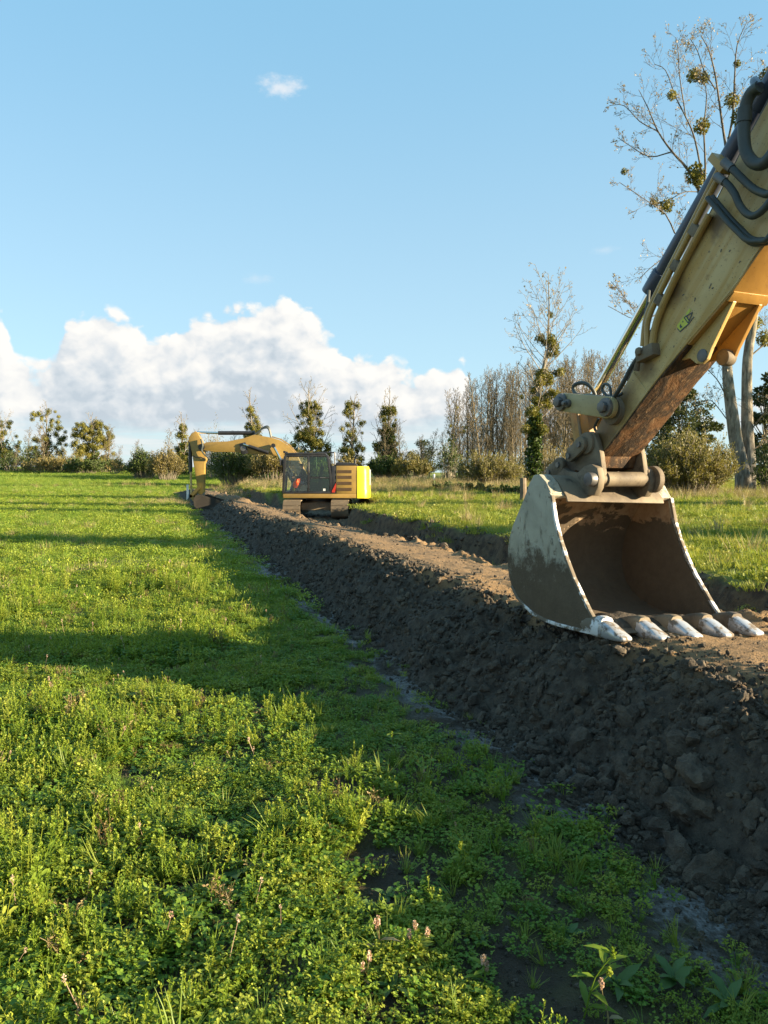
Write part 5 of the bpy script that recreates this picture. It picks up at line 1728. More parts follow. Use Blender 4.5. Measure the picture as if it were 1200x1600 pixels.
# --- mistletoe-laden poplars along the field edge
def mistle_tree(px, base_y, top_y, Y, label, nballs, shape, seed, ivy=0.0, wid=1.0, ball=0.5):
    b = at(px, base_y, Y); b[2] = gz(b[0], Y) - 0.1
    top = at(px, top_y, Y)
    Hh = top[2] - b[2]
    t = tree_thing('poplar_tree', b, label, 'tree', 'mistletoe trees along the far field edge')
    trunk, T0, T1, lv = poplar_meshes(seed, Hh, 0.20, 16, 0.36 * wid, 0.8, 0.016, 0, 0.2, 0.03, 5, 3, 0.75)
    link('trunk', T0.mesh('trunk', M_BARK), t)
    link('crown', T1.mesh('crown', M_TWIG), t)
    r = np.random.RandomState(seed + 50)
    balls = []
    for k in range(nballs):
        h = r.rand()
        if shape == 'cone':
            h = 0.08 + 0.74 * h ** 1.05; rad = wid * Hh * 0.17 * (1 - h) ** 0.7 + 0.12
        elif shape == 'round':
            h = 0.10 + 0.80 * h ** 0.9; rad = wid * Hh * 0.34 * math.sin(math.pi * (0.15 + 0.75 * h)) ** 0.8
        else:
            h = 0.25 + 0.65 * h; rad = wid * Hh * 0.20 * math.sin(math.pi * (0.2 + 0.7 * h))
        p, _d = along(trunk, h)
        a = r.rand() * 6.28; q = rad * math.sqrt(r.rand())
        pos = np.array(b) + p + np.array([math.cos(a) * q, math.sin(a) * q, 0])
        balls.append((pos, ball * (0.55 + 0.75 * r.rand()) * (1.0 - 0.25 * h)))
    add_balls(t, b, balls, MISTLE_FAR)
    if ivy > 0:
        iv = []
        for k in range(int(1500 * ivy)):
            h = r.rand() ** 1.3 * 0.55
            p, _d = along(trunk, h)
            a = r.rand() * 6.28; q = Hh * 0.13 * (1 - h) * wid * math.sqrt(r.rand())
            iv.append(p + np.array([math.cos(a) * q, math.sin(a) * q, r.normal() * 0.2]))
        link('ivy', leaf_mesh('ivy', iv, 0.34, r, M_IVY, 0, None, 0.9), t)


mistle_tree(8, 732, 648, 135, 'mistletoe tree at the far left edge of the field', 44, 'sparse', 31, 0.5, 1.5, 0.55)
mistle_tree(72, 732, 630, 135, 'bare-topped mistletoe tree left of the roundest mistletoe tree', 60, 'round', 32, 0.7, 0.9, 0.55)
mistle_tree(148, 736, 650, 135, 'roundest mistletoe tree, thick with green balls, on the far left', 120, 'round', 33, 0.3, 1.15, 0.62)
mistle_tree(287, 740, 648, 115, 'thin dark mistletoe tree behind the far excavator bucket', 44, 'cone', 34, 0.5, 1.0, 0.55)
mistle_tree(400, 745, 612, 100, 'narrow mistletoe tree behind the knee of the far boom', 62, 'cone', 35, 0.3, 0.85, 0.5)
mistle_tree(487, 748, 600, 95, 'broad mistletoe tree standing behind the far excavator cab', 140, 'cone', 36, 0.4, 1.45, 0.50)
mistle_tree(549, 748, 615, 95, 'thin bare mistletoe tree behind the far excavator counterweight', 44, 'sparse', 37, 0.1, 0.8, 0.45)
mistle_tree(604, 748, 610, 97, 'dark ivy-clad pointed mistletoe tree right of the far excavator', 80, 'cone', 38, 1.6, 1.1, 0.48)
mistle_tree(703, 745, 618, 92, 'bare mistletoe tree with small dark balls at the left end of the wood', 26, 'round', 39, 0.1, 0.62, 0.22)

# --- the row of bare poplars: three kinds copied
WOODK = []
for sd, hh in ((61, 13.0), (62, 14.0), (63, 12.5), (64, 13.5)):
    tr, T0, T1, lv = poplar_meshes(sd, hh, 0.115, 26, 0.27, 0.9, 0.012, 0, 0.12, 0.035, 8, 3, 0.60)
    WOODK.append((T0.mesh('trunk', M_WOODROW), T1.mesh('crown', M_WOODROW), hh))
rw = np.random.RandomState(12)
wood_px = list(np.linspace(712, 985, 56))
for i, px in enumerate(wood_px):
    Y = 86 + 26 * rw.rand()
    px = px + rw.normal() * 3
    topy = np.interp(px, [690, 730, 780, 830, 880, 930, 985], [632, 602, 585, 575, 566, 560, 566]) + rw.normal() * 7
    b = at(px, 742, Y); b[2] = gz(b[0], Y) - 0.05
    hh = at(px, topy, Y)[2] - b[2]
    k = WOODK[rw.randint(4)]
    e = tree_thing('poplar_tree', b, 'slim bare poplar in the dense wood between far excavator and near stick', 'tree', 'bare poplars of the small wood')
    e.rotation_euler = (rw.normal() * 0.02, rw.normal() * 0.03, rw.rand() * 6.28)
    e.scale = (hh / k[2],) * 3
    link('trunk', k[0], e); link('crown', k[1], e)

# bare saplings standing in the far hedge line
for i, px in enumerate(list(np.linspace(5, 300, 14)) + list(np.linspace(330, 470, 6)) + list(np.linspace(510, 690, 11))):
    px = px + rw.normal() * 5
    Y = 128 + 14 * rw.rand() if px < 310 else 92 + 10 * rw.rand()
    b = at(px, 742, Y); b[2] = gz(b[0], Y) - 0.05
    hh = (2.8 + 4.2 * rw.rand()) * (1.15 if px < 310 else 1.0)
    k = WOODK[rw.randint(4)]
    e = tree_thing('sapling', b, 'thin bare sapling in the far hedge line', 'tree', 'bare saplings of the far hedge line')
    e.rotation_euler = (rw.normal() * 0.04, rw.normal() * 0.05, rw.rand() * 6.28)
    e.scale = (hh / k[2] * 1.5, hh / k[2] * 1.5, hh / k[2])
    link('trunk', k[0], e); link('crown', k[1], e)

# --- trees out of frame to the right: their long shadows cross the field
for j, (X, Y, hh, lab) in enumerate(((39, 6.6, 17, 'ivy-clad poplar off to the right casting the nearest long shadow'), (38, 19.5, 15, 'second ivy-clad poplar off to the right'), (46, 31.0, 17, 'farthest ivy-clad poplar off to the right'))):
    b = np.array([X, Y, gz(X, Y)])
    t = tree_thing('poplar_tree', b, lab, 'tree')
    k = WOODK[j]
    s_ = hh / k[2]
    o = link('trunk', k[0], t); o.scale = (s_,) * 3
    o = link('crown', k[1], t); o.scale = (s_,) * 3
    r = np.random.RandomState(70 + j)
    iv = [np.array([r.normal() * 0.75 * (1 - h * 0.8), r.normal() * 0.75 * (1 - h * 0.8), h * hh * 0.95]) for h in r.rand(2600)]
    link('ivy', leaf_mesh('ivy', iv, 0.5, r, M_IVY, 0, None, 0.9), t)


# --- evergreens and bushes
def evergreen(px, base_y, top_y, wpx, Y, label, seed, nleaf=5200, clear=0.25):
    b = at(px, base_y, Y); b[2] = gz(b[0], Y) - 0.1
    Hh = at(px, top_y, Y)[2] - b[2]; W = wpx / 1250 * Y / 2
    t = tree_thing('evergreen_tree', b, label, 'tree')
    r = np.random.RandomState(seed)
    T0 = Tubes()
    trunk = bend_path((0, 0, -0.3), (0.05 * r.normal(), 0, 1), Hh * 0.92, r, 0.05, 0.15, 8)
    T0.add(trunk, np.linspace(0.22, 0.04, 9), 7)
    cl_ = []; pts = []; dirs = []
    for k in range(34):
        h = clear + (1 - clear) * r.rand() ** 0.85
        a = r.rand() * 6.28
        q = W * (math.sin(math.pi * min(1, (h - clear) / (1 - clear) * 0.72 + 0.24)) ** 0.8) * (0.35 + 0.65 * r.rand())
        c = np.array([math.cos(a) * q, math.sin(a) * q, h * Hh])
        cl_.append(c)
        p, _d = along(trunk, min(0.95, h * 0.8))
        T0.add(np.array([p, (p + c) / 2 + np.array([0, 0, -0.1]), c]), [0.06, 0.04, 0.015], 4)
    per = int(nleaf * 2.2) // len(cl_)
    for c in cl_:
        s_ = W * (0.20 + 0.16 * r.rand())
        d = r.normal(size=(per, 3)); d /= np.linalg.norm(d, axis=1)[:, None]
        pts.append(c + d * np.array([1, 1, 0.55]) * s_ * (r.rand(per) ** 0.4)[:, None]); dirs.append(d)
    link('trunk', T0.mesh('trunk', M_BARK), t)
    link('crown', leaf_mesh('crown', np.concatenate(pts), 0.22, r, M_EVER, 0, np.concatenate(dirs), 0.5), t)


evergreen(1072, 735, 612, 95, 66, 'dark evergreen tree behind the olive bush under the stick', 81)
evergreen(1030, 735, 650, 60, 72, 'low dark evergreen peeping out just behind the stick end', 82, 3200)
evergreen(1196, 735, 590, 80, 60, 'dark evergreen tree right of the pale double trunk', 83, 4200)
evergreen(660, 735, 690, 60, 120, 'far dark evergreen in the gap between hedge and bare wood', 84, 1800, 0.05)


def bush(px, base_y, top_y, wpx, Y, label, mat, seed, nst=60, nleaf=3000, size=0.14, dome=0.75, group=None):
    b = at(px, base_y, Y); b[2] = gz(b[0], Y) - 0.08
    Hh = at(px, top_y, Y)[2] - b[2]; W = wpx / 1250 * Y / 2
    t = tree_thing('bush', b, label, 'bush', group)
    r = np.random.RandomState(seed)
    T0 = Tubes(); pts = []; dirs = []
    for k in range(nst):
        a = r.rand() * 6.28; q = math.sqrt(r.rand())
        hgt = Hh * (0.55 + 0.5 * r.rand()) * (1 - 0.55 * q ** 2.2)
        end = np.array([math.cos(a) * q * W, math.sin(a) * q * W * 0.7, hgt])
        st_ = np.array([math.cos(a) * q * W * 0.45, math.sin(a) * q * W * 0.3, 0])
        mid = (st_ + end) / 2 + rvec(r) * 0.1 * W + np.array([0, 0, 0.12 * Hh])
        path = np.array([st_, mid, end])
        T0.add(path, [0.025, 0.016, 0.008], 4)
        for _ in range(5):
            p, d = along(path, 0.3 + 0.65 * r.rand())
            e_ = p + (rvec(r) * 0.6 + np.array([0, 0, 0.6]) + d / (np.linalg.norm(d) + 1e-6) * 0.4) * Hh * 0.16
            T0.add(np.array([p, (p + e_) / 2 + rvec(r) * 0.03, e_]), [0.010, 0.007, 0.004], 3)
            m_ = max(1, nleaf // (nst * 5))
            for _j in range(m_):
                f = r.rand()
                pts.append(p + (e_ - p) * f + rvec(r) * Hh * 0.05)
                dirs.append(e_ - p)
    dirs = np.array(dirs); dirs /= np.linalg.norm(dirs, axis=1)[:, None] + 1e-9
    link('stems', T0.mesh('stems', M_TWIG), t)
    link('foliage', leaf_mesh('foliage', pts, size, r, mat, 0, dirs * 0.8, 0.45), t)


bush(1075, 776, 676, 150, 36.5, 'big olive green bush between the bucket and the pale double trunk', M_OLIVE, 201, 220, 36000, 0.10)
bush(1205, 772, 690, 60, 38, 'dark green bush at the right edge beyond the double trunk', M_BRAMBLE, 202, 50, 3000, 0.13)
bush(765, 757, 706, 120, 58, 'round brownish willow bush left of the ivy-clad tree', M_OLIVE, 203, 190, 14000, 0.13)
bush(850, 752, 690, 110, 80, 'tawny brushwood at the foot of the bare wood', M_BROWN, 204, 110, 4000, 0.18)
bush(930, 752, 700, 90, 78, 'brown brushwood behind the bucket linkage', M_BROWN, 205, 80, 3000, 0.18)
bush(648, 748, 708, 70, 86, 'ochre hedge bush at the right end of the hedge behind the far excavator', M_OLIVE, 206, 120, 9000, 0.18)
bush(600, 748, 712, 60, 88, 'dark hedge bush under the pointed ivy-clad tree', M_BRAMBLE, 207, 90, 7000, 0.2)
bush(545, 748, 716, 60, 88, 'hedge bush under the thin bare mistletoe tree', M_BROWN, 208, 90, 6000, 0.2)
bush(430, 748, 692, 100, 75, 'dense brown-green bush framed by the far boom, on the right', M_BROWN, 209, 150, 14000, 0.18)
bush(370, 748, 690, 100, 78, 'dark green bush framed by the far boom and stick', M_BRAMBLE, 210, 150, 14000, 0.18)
bush(260, 745, 700, 60, 95, 'rounded brown bush left of the far excavator stick', M_BROWN, 211, 130, 9000, 0.2)
bush(225, 742, 705, 55, 100, 'dark green bush left of the rounded brown bush', M_BRAMBLE, 212, 110, 8000, 0.22)
bush(218, 741, 697, 30, 108, 'pale tawny bush peeping over the dark green bush', M_OLIVE, 213, 40, 1600, 0.2)
bush(182, 741, 714, 36, 118, 'small grey-green bush right of the roundest mistletoe tree', M_BROWN, 214, 40, 1600, 0.2)
bush(105, 737, 700, 70, 128, 'olive hedge bush between the two leftmost round trees', M_OLIVE, 215, 70, 2400, 0.25)
bush(50, 735, 697, 50, 132, 'dark hedge bush below the bare-topped mistletoe tree', M_BRAMBLE, 216, 60, 2200, 0.26)
bush(20, 735, 705, 50, 130, 'dark hedge bush at the far left edge', M_BRAMBLE, 217, 50, 2000, 0.26)
bush(165, 739, 718, 80, 126, 'low dark hedge stretch right of the roundest mistletoe tree', M_BRAMBLE, 240, 80, 5000, 0.26)
bush(75, 737, 712, 90, 124, 'low brown hedge stretch in front of the two left trees', M_BROWN, 241, 90, 5000, 0.26)
bush(130, 738, 716, 70, 122, 'low green hedge stretch under the roundest mistletoe tree', M_BRAMBLE, 242, 80, 5000, 0.26)
bush(500, 752, 722, 90, 80, 'brown scrub behind the far excavator cab', M_BROWN, 243, 90, 5000, 0.2)
bush(335, 690 + 60, 664, 40, 105, 'thin-crowned bushy tree showing over the far boom', M_BROWN, 218, 50, 1500, 0.18)
bush(700, 748, 690, 40, 86, 'dark bush below the bare mistletoe tree of the wood', M_BRAMBLE, 219, 50, 1800, 0.2)
for i, (px, y, w_, h_, Y) in enumerate(((650, 775, 60, 16, 48), (700, 772, 70, 20, 46), (745, 776, 70, 20, 43), (790, 780, 70, 22, 40), (840, 782, 60, 22, 38))):
    bush(px, y + 6, y - h_, w_, Y, ['lowest bramble clump nearest the far excavator counterweight', 'second bramble clump from the far excavator', 'third bramble clump from the far excavator', 'fourth bramble clump, dark, left of the bucket', 'bramble clump just behind the bucket back'][i], M_BRAMBLE if i % 2 else M_BROWN, 230 + i, 40, 1800, 0.12, group='bramble clumps along the ditch')

# ------------------------------------------------------------------ plants of the field
rp = np.random.RandomState(77)


class Leaves:
    def __init__(self):
        self.V = []; self.T = []; self.Q = []; self.n = 0; self.mi = []

    def quad(self, p):
        self.V += [tuple(q) for q in p]; self.Q.append((self.n, self.n + 1, self.n + 2, self.n + 3)); self.n += 4

    def leaf(self, base, d, nrm, L, W, fold=0.15, droop=0.2):
        """a folded ovate leaf: six points, four faces"""
        base = np.array(base); d = d / (np.linalg.norm(d) + 1e-9)
        s_ = np.cross(d, nrm); s_ /= np.linalg.norm(s_) + 1e-9
        n_ = np.cross(s_, d)
        m1 = base + d * L * 0.45 - n_ * L * droop * 0.1; tip = base + d * L - n_ * L * droop
        l1 = base + d * L * 0.28 + s_ * W * 0.42 + n_ * W * fold; l2 = base + d * L * 0.68 + s_ * W * 0.45 + n_ * W * fold - n_ * L * droop * 0.4
        r1 = base + d * L * 0.28 - s_ * W * 0.42 + n_ * W * fold; r2 = base + d * L * 0.68 - s_ * W * 0.45 + n_ * W * fold - n_ * L * droop * 0.4
        o = self.n
        self.V += [tuple(q) for q in (base, m1, tip, l1, l2, r1, r2)]
        self.Q += [(o, o + 1, o + 4, o + 3), (o, o + 5, o + 6, o + 1)]
        self.T += [(o + 1, o + 2, o + 4), (o + 1, o + 6, o + 2)]
        self.n += 7

    def stem(self, a, b, w0=0.0016, w1=0.0010):
        a = np.array(a); b = np.array(b)
        d = b - a
        for s_ in (np.array([1., 0, 0]), np.array([0, 1., 0])):
            s2 = np.cross(d, s_); s2 = s2 / (np.linalg.norm(s2) + 1e-9)
            self.quad([a - s2 * w0, a + s2 * w0, b + s2 * w1, b - s2 * w1])

    def blade(self, base, az_, L, W, lean_, droop):
        pts = []
        b = np.array(base); out = np.array([math.cos(az_), math.sin(az_), 0]); s_ = np.array([-out[1], out[0], 0])
        for i in range(4):
            t = i / 3
            c = b + out * L * (lean_ * t + droop * t * t) + np.array([0, 0, 1]) * L * (t * (1 - 0.25 * lean_) - droop * 0.7 * t * t)
            w_ = W * (1 - t) ** 0.6 * 0.5 + 0.0004
            pts.append((c - s_ * w_, c + s_ * w_))
        o = self.n
        for a, c in pts:
            self.V += [tuple(a), tuple(c)]
        for i in range(3):
            self.Q.append((o + 2 * i, o + 2 * i + 1, o + 2 * i + 3, o + 2 * i + 2))
        self.n += 8

    def mesh(self, name, mat):
        return np_mesh(name, np.array(self.V), np.array(self.Q) if self.Q else None, np.array(self.T) if self.T else None, mat=mat)


def uvec(a, e):
    return np.array([math.cos(a) * math.cos(e), math.sin(a) * math.cos(e), math.sin(e)])


def clover_kind(n=15, rad=0.085, h=0.06):
    L = Leaves()
    for k in range(n):
        a = rp.rand() * 6.28; q = rad * math.sqrt(rp.rand())
        hh = h * (0.4 + 0.7 * rp.rand())
        b = np.array([math.cos(a) * q * 0.5, math.sin(a) * q * 0.5, 0]); t = np.array([math.cos(a) * q, math.sin(a) * q, hh])
        L.stem(b, t, 0.0011, 0.0008)
        a0 = rp.rand() * 6.28; sz = 0.013 + 0.009 * rp.rand()
        tilt = rvec(rp) * 0.35 + np.array([0, 0, 1])
        for j in range(3):
            d = uvec(a0 + j * 2.094, 0.15 + 0.25 * rp.normal())
            L.leaf(t, d, tilt, sz, sz * 0.95, 0.10, 0.12)
    return L.mesh('clover', M_CLOVER)


def weed_kind(h=0.16, nst=4, mat=None, lw=0.4):
    L = Leaves()
    for s_ in range(nst):
        a = rp.rand() * 6.28
        top = np.array([math.cos(a) * 0.05 * rp.rand(), math.sin(a) * 0.05 * rp.rand(), h * (0.55 + 0.5 * rp.rand())])
        b = np.array([math.cos(a) * 0.02, math.sin(a) * 0.02, 0])
        L.stem(b, top, 0.0022, 0.0012)
        m = 11
        for k in range(m):
            t = 0.15 + 0.85 * k / m
            p = b + (top - b) * t
            d = uvec(k * 2.4 + rp.rand(), 0.35 + 0.5 * t)
            sz = (0.040 - 0.022 * t) * (0.7 + 0.6 * rp.rand())
            L.leaf(p, d, np.array([0, 0, 1.]) + 0.3 * rvec(rp), sz, sz * lw, 0.1, 0.2)
        for k in range(6):
            p = top + np.array([0, 0, 0.004 * k - 0.01])
            L.leaf(p, uvec(rp.rand() * 6.28, 0.9), rvec(rp), 0.012, 0.008)
    return L.mesh('weed', mat or M_WEED)


def chick_kind(n=26, rad=0.08, h=0.05):
    L = Leaves()
    for k in range(n):
        a = rp.rand() * 6.28; q = rad * math.sqrt(rp.rand())
        p = np.array([math.cos(a) * q, math.sin(a) * q, h * rp.rand() ** 0.7 + 0.006])
        L.stem(np.array([p[0] * 0.6, p[1] * 0.6, 0]), p, 0.001, 0.0008)
        for j in range(5):
            d = uvec(rp.rand() * 6.28, 0.3 + 0.4 * rp.normal())
            sz = 0.010 + 0.010 * rp.rand()
            L.leaf(p + rvec(rp) * 0.006, d, np.array([0, 0, 1.]) + 0.4 * rvec(rp), sz, sz * 0.62, 0.1, 0.15)
    return L.mesh('low_weed', M_WEED)


def tuft_kind(n=26, L_=0.16, mat=None, W=0.004, rad=0.03, lean_=0.55, droop=0.35):
    L = Leaves()
    for k in range(n):
        a = rp.rand() * 6.28; q = rad * rp.rand()
        L.blade((math.cos(a) * q, math.sin(a) * q, 0), a + rp.normal() * 0.5, L_ * (0.5 + 0.7 * rp.rand()), W, lean_ * (0.2 + rp.rand()), droop * rp.rand())
    return L.mesh('grass_tuft', mat or M_GRASS)


def rosette_kind(n=7, L_=0.11, mat=None):
    L = Leaves()
    for k in range(n):
        a = k * 6.28 / n + rp.normal() * 0.3
        L.leaf((0, 0, 0.008), uvec(a, 0.35 + 0.25 * rp.rand()), np.array([0, 0, 1.]), L_ * (0.6 + 0.6 * rp.rand()), L_ * 0.42, 0.12, 0.35)
    return L.mesh('rosette', mat or M_DOCK)


def patch_kind(n=150, rad=0.32, h=0.075, mat=None, size=0.034):
    """a cushion of low leaves for the middle distance"""
    L = Leaves()
    for k in range(n):
        a = rp.rand() * 6.28; q = rad * math.sqrt(rp.rand())
        p = np.array([math.cos(a) * q, math.sin(a) * q, h * rp.rand() * (1.1 - q / rad)])
        L.leaf(p, uvec(rp.rand() * 6.28, 0.45 + 0.5 * rp.normal()), np.array([0, 0, 1.]) + 0.5 * rvec(rp), size * (0.6 + 0.7 * rp.rand()), size * 0.55)
    return L.mesh('leaf_cushion', mat or M_WEED)


def head_kind(h=0.14, mat=M_HEAD):
    L = Leaves()
    top = np.array([0.03 * rp.normal(), 0.03 * rp.normal(), h])
    L.stem((0, 0, 0), top, 0.0015, 0.001)
    for k in range(26):
        t = rp.rand()
        p = top + np.array([0, 0, 0.022 * (t - 0.5)]) + rvec(rp) * 0.005 * math.sin(math.pi * (0.1 + 0.8 * t))
        L.leaf(p, uvec(rp.rand() * 6.28, 0.8), rvec(rp), 0.006, 0.005)
    return L.mesh('flower_head', mat)


def stalk_kind(h=0.16):
    L = Leaves()
    for k in range(5):
        a = rp.rand() * 6.28
        p0 = np.array([0.02 * rp.normal(), 0.02 * rp.normal(), 0]); p1 = p0 + uvec(a, 1.0 + 0.4 * rp.rand()) * h * (0.5 + 0.5 * rp.rand())
        L.stem(p0, p1, 0.0014, 0.0009)
        for j in range(3):
            b_ = p0 + (p1 - p0) * (0.4 + 0.5 * rp.rand()); e_ = b_ + uvec(rp.rand() * 6.28, 0.8) * h * 0.25
            L.stem(b_, e_, 0.0009, 0.0006)
            for _ in range(3):
                L.leaf(b_ + (e_ - b_) * rp.rand(), uvec(rp.rand() * 6.28, 0.3), rvec(rp), 0.010, 0.006)
    return L.mesh('dry_stalk', M_STALK)


KINDS = [clover_kind() for _ in range(4)] + [weed_kind() for _ in range(4)] + [chick_kind() for _ in range(4)] + [tuft_kind(26, 0.12), tuft_kind(22, 0.085)] + [rosette_kind(), rosette_kind(6, 0.08)] + [head_kind()] + [stalk_kind(), stalk_kind(0.12)] + [weed_kind(0.26, 5), weed_kind(0.22, 4)]
# 0-3 clover, 4-7 upright weed, 8-11 low weed, 12-13 grass, 14-15 rosette, 16 head
FARK = [patch_kind() for _ in range(3)] + [tuft_kind(60, 0.16, M_GRASS, 0.008, 0.22), patch_kind(110, 0.3, 0.16, M_WEED, 0.04), tuft_kind(60, 0.20, M_DRY, 0.007, 0.2)]
MEADK = [tuft_kind(60, 0.14, M_MEADOW, 0.010, 0.25), tuft_kind(50, 0.10, M_MEADOW, 0.011, 0.25), patch_kind(120, 0.3, 0.12, M_MEADOW, 0.05), tuft_kind(50, 0.38, M_DRY, 0.007, 0.16, 0.35, 0.3), tuft_kind(60, 0.42, M_DRY, 0.008, 0.30, 0.45, 0.35), tuft_kind(50, 0.28, M_MEADOW, 0.012, 0.22, 0.5, 0.3), patch_kind(140, 0.35, 0.4, M_BRAMBLE, 0.07)]


def field_points(n, y0, y1, power):
    """points in the camera's wedge of ground (a step wider on both sides)"""
    u = rp.rand(n)
    Y = (y0 ** power + u * (y1 ** power - y0 ** power)) ** (1 / power)
    X = (rp.rand(n) * 2 - 1) * (0.54 * Y + 0.7)
    return X, Y


def place(name, X, Y, idx, scl, protos, label, lift=0.0, tilt=0.15):
    z = ground_z(X, Y) + lift
    rot = np.stack([rp.normal(size=len(X)) * tilt, rp.normal(size=len(X)) * tilt, rp.rand(len(X)) * 6.28], -1)
    o = scatter(name, np.stack([X, Y, z], -1), rot, np.repeat(np.asarray(scl)[:, None], 3, 1) * (0.85 + 0.3 * rp.rand(len(X), 3)), idx, protos)
    tag(o, label, kind='stuff')
    return o


# near plants
X, Y = field_points(66000, 1.7, 13.5, 1.6)
sq = S_of(X, Y)
keep = (sq < 2.45) & (rp.rand(len(X)) > bare_mask(X, Y) * 0.97)
X, Y = X[keep], Y[keep]
tall = fbm(X * 0.9, Y * 0.9, 120, 3); typ = fbm(X * 1.7 + 40, Y * 1.7, 121, 3); rr_ = rp.rand(len(X))
sq = S_of(X, Y)
shade = sstep(0.9, 1.5, sq)                      # strip along the bank: grassier, lower
p_up = np.clip((tall - 0.47) * 2.8, 0.02, 0.42) * (1 - 0.75 * shade)
p_gr = np.clip((typ - 0.58) * 3, 0.03, 0.14) + 0.22 * shade
p_cl = np.clip((0.62 - typ) * 3, 0.15, 0.6)
idx = np.where(rr_ < p_up, 4 + rp.randint(0, 4, len(X)), np.where(rr_ < p_up + p_gr, 12 + rp.randint(0, 2, len(X)), np.where(rr_ < p_up + p_gr + p_cl, rp.randint(0, 4, len(X)), 8 + rp.randint(0, 4, len(X)))))
idx = np.where(rp.rand(len(X)) < 0.012, 14 + rp.randint(0, 2, len(X)), idx)
idx = np.where(rp.rand(len(X)) < 0.005, 16, idx)
idx = np.where(rp.rand(len(X)) < 0.012, 17 + rp.randint(0, 2, len(X)), idx)
spk = sstep(0.56, 0.70, fbm(X * 1.3 + 9, Y * 1.3, 125, 3)) * (1 - shade)
idx = np.where(rp.rand(len(X)) < 0.10 * spk, 19 + rp.randint(0, 2, len(X)), idx)
scl = np.where((idx >= 4) & (idx < 8), 0.52, np.where(idx < 4, 0.66, np.where(idx >= 19, 0.72, 0.74))) * (0.75 + 0.7 * rp.rand(len(X))) * (0.85 + 0.5 * sstep(0.4, 0.65, tall)) * (1 - 0.18 * shade) * (1 + 0.045 * np.maximum(Y - 4, 0))
place('field_plants', X, Y, idx, scl, KINDS, 'low clover and weeds covering the near field')
# middle and far field
X, Y = field_points(26000, 10.5, 62, 1.35)
sq = S_of(X, Y)
keep = (sq < 2.35) & (rp.rand(len(X)) > bare_mask(X, Y) * 0.9) & (X > -0.56 * Y - 1)
X, Y = X[keep], Y[keep]
typ = fbm(X * 0.25, Y * 0.25, 131, 3); rr_ = rp.rand(len(X))
strw = np.exp(-((X + 9.5) / 3.4) ** 2 - ((Y - 45) / 4.5) ** 2)
idx = np.where(rr_ < 0.45, rp.randint(0, 3, len(X)), np.where(rr_ < 0.45 + 0.5 * typ, 3, 4))
idx = np.where(rp.rand(len(X)) < 0.02 + 0.7 * strw, 5, idx)
place('far_field_plants', X, Y, idx, (0.55 + 0.5 * rp.rand(len(X))) * (1 + 0.012 * Y), FARK, 'green crop cover of the far field')
n = 15000
Y = (60 ** 1.5 + rp.rand(n) * (155 ** 1.5 - 60 ** 1.5)) ** (1 / 1.5); X = -0.56 * Y + rp.rand(n) * (0.56 * Y - 8)
keep = (S_of(X, Y) < 2.2)
X, Y = X[keep], Y[keep]
place('second_field_crop', X, Y, np.where(rp.rand(len(X)) < 0.7, 3, 0), 1.0 + 0.012 * Y, FARK, 'pale green crop of the farther field on the left')
# tufts along the second field's edge
n = 130
X = np.linspace(-46, -13, n) + rp.normal(size=n) * 0.5; Y = 72 + 1.2 * rp.normal(size=n) + 3 * np.sin(X * 0.2)
place('field_edge_tufts', X, Y, np.where(rp.rand(n) < 0.5, 4, 5), 0.5 + 1.3 * rp.rand(n) ** 2, MEADK, 'ragged grass tufts along the edge between the two fields')
# meadow right of the bank
X, Y = field_points(42000, 5.5, 75, 1.4)
sq = S_of(X, Y); Lp = lip(Y)
keep = (sq > Lp + 0.10 + 0.20 * rp.normal(size=len(X))) & (X < 0.56 * Y + 1.5)
X, Y = X[keep], Y[keep]
nn = fbm(X * 0.35, Y * 0.35, 141, 3); rr_ = rp.rand(len(X))
rough_band = np.exp(-((Y - 33.5 - 0.05 * X) / 2.2) ** 2) * (X > 9) + 0.8 * np.exp(-((Y - 47) / 3.5) ** 2) * (X > -2) * (X < 12) + 0.10 * np.exp(-((X - 6.5) / 2.2) ** 2 - ((Y - 13) / 2.0) ** 2)
idx = np.where(rr_ < 0.4, 0, np.where(rr_ < 0.75, 1, 2))
idx = np.where(rp.rand(len(X)) < 0.008 + np.clip(nn - 0.66, 0, 1) * 1.2, 3, idx)
idx = np.where(rp.rand(len(X)) < rough_band * 0.55, np.where(rp.rand(len(X)) < 0.6, 4, 5), idx)
place('meadow_grass', X, Y, idx, (0.5 + 0.6 * rp.rand(len(X))) * (1 + 0.010 * Y), MEADK, 'short green meadow grass right of the soil bank')
# rough growth around the far excavator and beyond
n = 2600
X = rp.rand(n) * 34 - 16; Y = 52 + 26 * rp.rand(n)
keep = S_of(X, Y) > 5.5
X, Y = X[keep], Y[keep]
place('rough_growth', X, Y, np.array([3, 4, 5, 6])[rp.choice(4, len(X), p=[.15, .35, .35, .15])], 0.8 + 0.9 * rp.rand(len(X)), MEADK, 'pale rough grass and scrub behind the far excavator')

